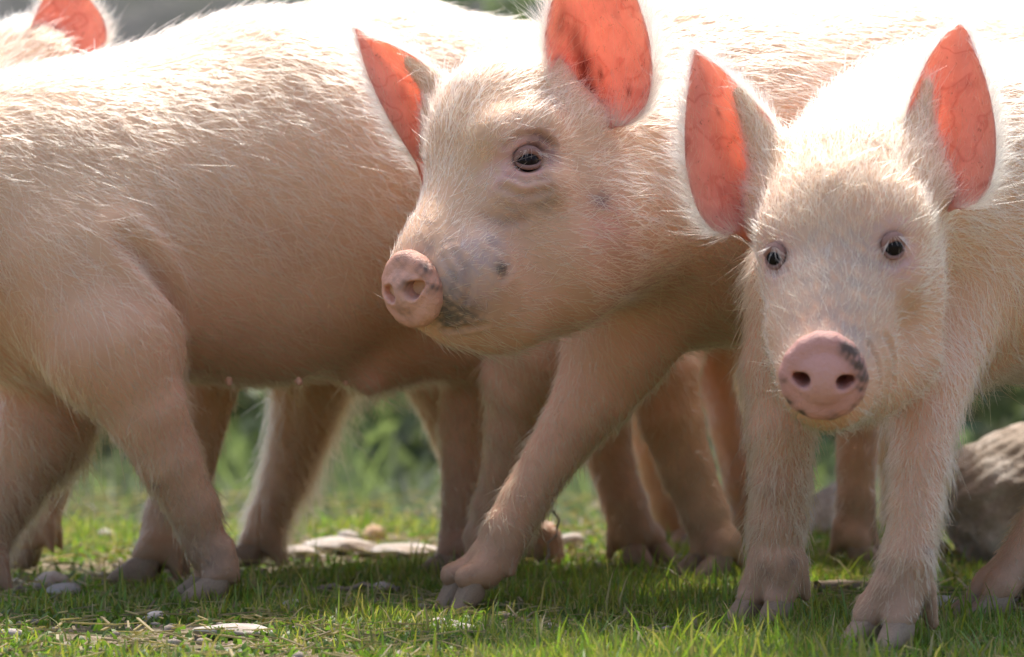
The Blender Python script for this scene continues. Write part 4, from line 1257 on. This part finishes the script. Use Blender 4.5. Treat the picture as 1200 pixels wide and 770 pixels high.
def stone(name, c, sx, sy, sz, mat, seed, label, cat, V0=IV, F0=IF, facet=0.35, group=None, rot=0.0, rough=0.0):
    r = np.random.default_rng(seed)
    V = V0.copy()
    for _ in range(11):                                  # chop flat facets
        n = unit(r.normal(size=3)); d = r.uniform(0.62, 0.92)
        q = V @ n - d; V = V - np.clip(q, 0, None)[:, None] * n * facet * 2.3
    V = V * (1 + 0.05 * wob(V * 0.5, 9, r.uniform(0, 6))[:, :1] + 0.025 * wob(V * 0.5, 31, r.uniform(0, 6))[:, 1:2])
    if rough:
        w1 = wob(V, 14, 1.0); w2 = wob(V, 37, 2.0); w3 = wob(V, 90, 0.5)
        V = V * (1 + rough * (1 - 2.2 * np.abs(w1[:, :1])) + rough * 0.6 * (1 - 2 * np.abs(w2[:, :1])) + rough * 0.25 * w3[:, :1])
    V = V * np.array([sx, sy, sz])
    ca, sa = math.cos(rot), math.sin(rot)
    V = V @ np.array([[ca, sa, 0], [-sa, ca, 0], [0, 0, 1]])
    o = link(name, mesh_np(name, V, F0, mat))
    o.location = c
    tag(o, label, cat, group)
    return o


def stones():
    gp = lambda px, d, z=0.0: (float((px - 600) * d / FPX), d, z)
    stone('rock', gp(1232, 4.50, 0.046), 0.150, 0.13, 0.110, M_ROCK, 12, 'large lichened boulder on the grass behind the right-hand pig', 'rock', IV5, IF5, facet=0.44, rough=0.008)
    T = [(275, 3.58, .040, .026, .007, 0, 'pale flat stone in front of the left pig in the grass'),
         (75, 3.98, .024, .018, .012, 0, 'whitish broken stone at the left edge beside the far foreleg'),
         (60, 4.12, .028, .02, .013, 0, 'grey white stone behind the left edge foot'),
         (405, 4.66, .060, .05, .012, 0, 'wide pale slab lying in the bare strip under the left pig belly'),
         (470, 4.60, .050, .05, .010, 0, 'pale slab on the right end of the bare strip'),
         (350, 4.55, .035, .03, .010, 0, 'low pale slab just right of the left pig feet'),
         (437, 4.86, .018, .015, .013, 1, 'small ochre stone on top of the bare strip'),
         (408, 4.82, .015, .015, .011, 0, 'small white stone left of the ochre stone'),
         (125, 4.84, .018, .016, .011, 0, 'white stone far back in the grass at the left'),
         (668, 4.72, .024, .02, .014, 0, 'pale stone behind the middle pig front foot'),
         (540, 3.60, .022, .014, .006, 0, 'thin white stone chip in the foreground below the middle pig'),
         (448, 4.02, .018, .014, .010, 0, 'brownish stone in the shade below the left pig hind foot'),
         (1105, 3.84, .016, .014, .012, 0, 'small pale stone in front of the boulder'),
         (1122, 3.80, .010, .010, .008, 0, 'tiny pink pebble beside the outstretched hind foot'),
         (975, 4.95, .05, .04, .05, 2, 'grey stone in the background between the right pig legs'),
         (845, 4.98, .07, .05, .04, 2, 'grey background stone seen under the middle pig belly'),
         (780, 4.42, .010, .008, .006, 0, 'pebble beside the pink back foot in the middle'),
         (520, 3.66, .020, .014, .006, 0, 'flat pale chip half sunk in the turf below the raised foot'),
         (640, 3.62, .014, .012, .006, 0, 'small pale chip in the sunny turf right of the raised foot'),
         (720, 3.50, .016, .011, .006, 0, 'flat chip in the foreground grass left of the right pig forelegs'),
         (180, 3.72, .018, .013, .007, 0, 'pale chip in the shade under the left pig chest'),
         (345, 3.84, .020, .014, .008, 0, 'grey chip just right of the left pig front hoof'),
         (12, 3.56, .014, .012, .006, 0, 'small flat stone in the bottom left corner')]
    for i, (px, d, a, b, c, m, lab) in enumerate(T):
        stone('stone', gp(px, d, c * 0.30), a, b, c, (M_STONE, M_OSTONE, M_ROCK)[m], 40 + i, lab, 'stone', IV2 if a < 0.03 else IV, IF2 if a < 0.03 else IF, group='stones in the grass', rot=i * 0.7)
    # gravel, uncountable
    n = 1700
    y = 3.3 + rng.random(n) * 2.2; x = (rng.random(n) * 2 - 1) * 0.19 * y
    k = rng.random(n) < 1.1 - patchy(x, y); x, y = x[k], y[k]
    V0, F0 = ico(1)
    Vs, Fs = [], []
    for i in range(len(x)):
        s = 0.002 + 0.007 * rng.random() ** 3
        Vs.append(V0 * s * rng.uniform(0.6, 1.4, 3) * np.array([1, 1, 0.55]) * (1 + 0.15 * rng.normal(size=(len(V0), 1))) + np.array([x[i], y[i], s * 0.1])); Fs.append(F0 + i * len(V0))
    tag(link('gravel', mesh_np('gravel', np.vstack(Vs), np.vstack(Fs), M_GRIT)), 'pale grit scattered over the bare soil', 'gravel', kind='stuff')


def twigs():
    T = [([(330, 700, 3.99), (370, 690, 4.0), (420, 686, 4.01), (468, 690, 4.0)], 0.0032, 'dry twig lying in front of the left pig, behind the pale flat stone'),
         ([(958, 694, 4.04), (985, 690, 4.06), (1015, 690, 4.06), (1040, 692, 4.05)], 0.0065, 'thick dead branch lying between the right pig forelegs'),
         ([(600, 694, 4.0), (630, 686, 4.02), (668, 682, 4.04)], 0.0022, 'thin pale twig right of the middle pig raised foot'),
         ([(1105, 722, 3.74), (1150, 716, 3.76), (1198, 700, 3.78), (1230, 706, 3.78)], 0.003, 'dry twig beside the outstretched hind foot at the right edge'),
         ([(170, 668, 4.3), (220, 676, 4.28), (275, 684, 4.25)], 0.0024, 'thin twig behind the left pig front hoof'),
         ([(395, 705, 3.93), (440, 712, 3.9), (500, 706, 3.9)], 0.0024, 'curved twig in the shade left of the raised foot'),
         ([(640, 660, 4.1), (655, 620, 4.12), (648, 598, 4.12)], 0.0016, 'upright dry stalk behind the middle pig front foot')]
    for pts, r, lab in T:
        q = smooth_poly([P(*p) for p in pts], 2)
        q = q + 0.002 * rng.normal(size=q.shape)
        q[:, 2] = np.maximum(q[:, 2], r * 0.6) if 'upright' in lab else np.clip(q[:, 2], r * 0.8, 0.02)
        V, F = tube(q, r * np.linspace(1.1, 0.6, len(q)), 8)
        o = link('twig', mesh_np('twig', V, F, M_TWIG))
        tag(o, lab, 'twig', 'dry twigs in the grass')


# ------------------------------------------------------------------ background
def leaf_material(name):
    m, nt, b = new_mat(name)
    at = N(nt, 'ShaderNodeAttribute', attribute_name='paint')
    nt.links.new(at.outputs['Color'], b.inputs['Base Color'])
    b.inputs['Roughness'].default_value = 0.5
    tr = N(nt, 'ShaderNodeBsdfTranslucent')
    c = mixc(nt, 1.0, at.outputs['Color'], (1.3, 1.4, 0.8), 'MULTIPLY')
    nt.links.new(c, tr.inputs[0])
    mx = N(nt, 'ShaderNodeMixShader'); mx.inputs[0].default_value = 0.62
    nt.links.new(b.outputs[0], mx.inputs[1]); nt.links.new(tr.outputs[0], mx.inputs[2])
    nt.links.new(mx.outputs[0], nt.nodes['Material Output'].inputs['Surface'])
    return m


M_LEAF = leaf_material('shrub_leaf')


def shrub(x, y, rx, ry, h, n, col, label, seed, lsize=0.03):
    r = np.random.default_rng(seed)
    root = tag(empty('shrub', (x, y, float(drop(y)) - 0.02)), label, 'shrub', 'leafy shrubs behind the pigs')
    # clumps spread through the volume
    nc = 46
    c = r.normal(size=(nc, 3)); c /= np.linalg.norm(c, axis=1, keepdims=True); c *= r.random((nc, 1)) ** 0.4
    c = c * np.array([rx, ry, h * 0.5]) + np.array([0, 0, h * 0.5])
    k = r.integers(0, nc, n)
    p = c[k] + r.normal(size=(n, 3)) * np.array([rx, ry, h]) * 0.11
    p[:, 2] = np.abs(p[:, 2]) + 0.01
    tint = (0.6 + 0.8 * r.random(nc))[k][:, None] * (0.75 + 0.5 * r.random((n, 1)))
    a = r.normal(size=(n, 3)); a /= np.linalg.norm(a, axis=1, keepdims=True)
    b = np.cross(a, r.normal(size=(n, 3))); b /= np.linalg.norm(b, axis=1, keepdims=True)
    s = lsize * (0.6 + 0.8 * r.random((n, 1)))
    V = np.stack([p - a * s, p + b * s * 0.42, p + a * s, p - b * s * 0.42], 1).reshape(-1, 3)
    F = (np.arange(n) * 4)[:, None] + np.arange(4)
    C = np.repeat(np.array(col) * tint, 4, 0)
    link('crown', mesh_np('crown', V, F, M_LEAF, C, smooth=False), root)
    Vs, Fs, o = [], [], 0
    for i in range(7):
        e = c[r.integers(0, nc)]
        q = smooth_poly([(r.normal() * 0.04, r.normal() * 0.04, -0.01), e * np.array([.4, .4, .55]), e], 2)
        v, f = tube(q, np.linspace(0.014, 0.005, len(q)), 6); Vs.append(v); Fs.append(f + o); o += len(v)
    link('stem', mesh_np('stem', np.vstack(Vs), np.vstack(Fs), M_TWIG), root)


def background():
    # earth bank and hillside behind the shrubs
    nx, ny = 60, 50
    X = np.linspace(-30, 30, nx); Y = 13.4 + 60 * np.linspace(0, 1, ny) ** 2
    A, B = np.meshgrid(X, Y, indexing='ij')
    Z = np.where(B < 16.4, (B - 13.4) * 0.9, 2.7 + (B - 16.4) * 0.28) - 0.62
    p = np.stack([A.ravel(), B.ravel(), Z.ravel()], 1)
    p[:, 2] += (0.18 * wob(p, 1.1, 0.5)[:, 0] + 0.07 * wob(p, 3.7, 0.5)[:, 1]) * np.clip((p[:, 1] - 13.4) * 0.8, 0, 1)
    i, j = np.meshgrid(np.arange(nx - 1), np.arange(ny - 1), indexing='ij'); i = i.ravel(); j = j.ravel()
    F = np.stack([i * ny + j, (i + 1) * ny + j, (i + 1) * ny + j + 1, i * ny + j + 1], 1)
    m, nt, b = new_mat('earth_bank')
    n1 = noise(nt, 2.2, 7, 0.65)
    r1 = ramp(nt, n1.outputs['Fac'], [(0.35, (0.10, 0.105, 0.07)), (0.5, (0.125, 0.12, 0.10)), (0.65, (0.14, 0.13, 0.118))])
    nt.links.new(r1.outputs[0], b.inputs['Base Color']); b.inputs['Roughness'].default_value = 0.95
    bump(nt, b, n1.outputs['Fac'], 1.0, 0.1)
    tag(link('hillside', mesh_np('hillside', p, F, m)), 'grey earthen bank with patches of green rising behind', kind='structure')
    G1, G2, G3 = (0.17, 0.19, 0.135), (0.18, 0.22, 0.125), (0.14, 0.175, 0.12)
    T = [(-1.05, 8.2, 0.55, 0.4, 0.75, 1430, G1), (-0.62, 7.9, 0.42, 0.35, 0.62, 1200, (0.17, 0.165, 0.13)), (-0.36, 7.5, 0.34, 0.3, 0.66, 1430, G2), (-0.02, 7.8, 0.40, 0.3, 0.72, 1540, G3),
         (0.34, 7.6, 0.36, 0.3, 0.70, 1540, G3), (0.66, 7.9, 0.42, 0.35, 0.76, 1540, G1), (1.02, 7.7, 0.42, 0.35, 0.80, 1540, G3), (0.05, 8.9, 0.55, 0.4, 1.75, 3000, G2),
         (0.95, 9.0, 0.7, 0.5, 1.65, 3000, G1), (1.5, 8.0, 0.5, 0.4, 0.9, 1430, G1), (-1.55, 8.0, 0.5, 0.4, 0.7, 1430, G2)]
    labs = ['blurred shrub at the left edge behind the feet', 'greyish low shrub behind the left pig forelegs', 'bright green shrub under the left pig belly', 'dark green shrub below the left pig sheath',
            'dark shrub seen between the middle pig legs', 'mid green shrub behind the middle pig belly', 'dark shrub behind the right-hand boulder', 'tall green bush above the left pig back near the middle ear',
            'tall bush hidden mostly behind the right-hand pigs', 'shrub beyond the right edge behind the boulder', 'green shrub beyond the left edge']
    for i, (t, l) in enumerate(zip(T, labs)):
        x, y, rx, ry, h, n, col = t
        k = 1.38
        shrub(x * k, y * k, rx * k, ry * k, h * k * 1.05, int(n * 0.6), col, l, 100 + i, lsize=0.058)
    # fallen leaves of long weeds at the foot of the shrubs
    n = 26000
    y = 7.0 + rng.random(n) * 3.2; x = (rng.random(n) * 2 - 1) * 2.2
    cols = np.array([0.16, 0.18, 0.12]) * (0.5 + 0.9 * rng.random((n, 1)))
    h = (0.08 + 0.26 * rng.random(n) ** 1.4) * np.clip((y - 6.4) / 1.2, 0.5, 1.4) * (0.75 + 0.5 * np.sin(x * 5.0 + y * 2.0) ** 2)
    me = blade_mesh('weeds', x, y, h, 0.006 + 0.010 * rng.random(n), np.clip(rng.normal(0.5, 0.2, n), 0.1, 0.95), rng.random(n) * 6.283, M_GRASS, cols)
    tag(link('weeds', me), 'taller blurred weeds at the foot of the shrubs', 'weeds', kind='stuff')


ground()
background()
pig_left()
pig_middle()
pig_right()
pig_back_left()
pig_back_middle()
pig_back_right()
stones()
twigs()
grass()
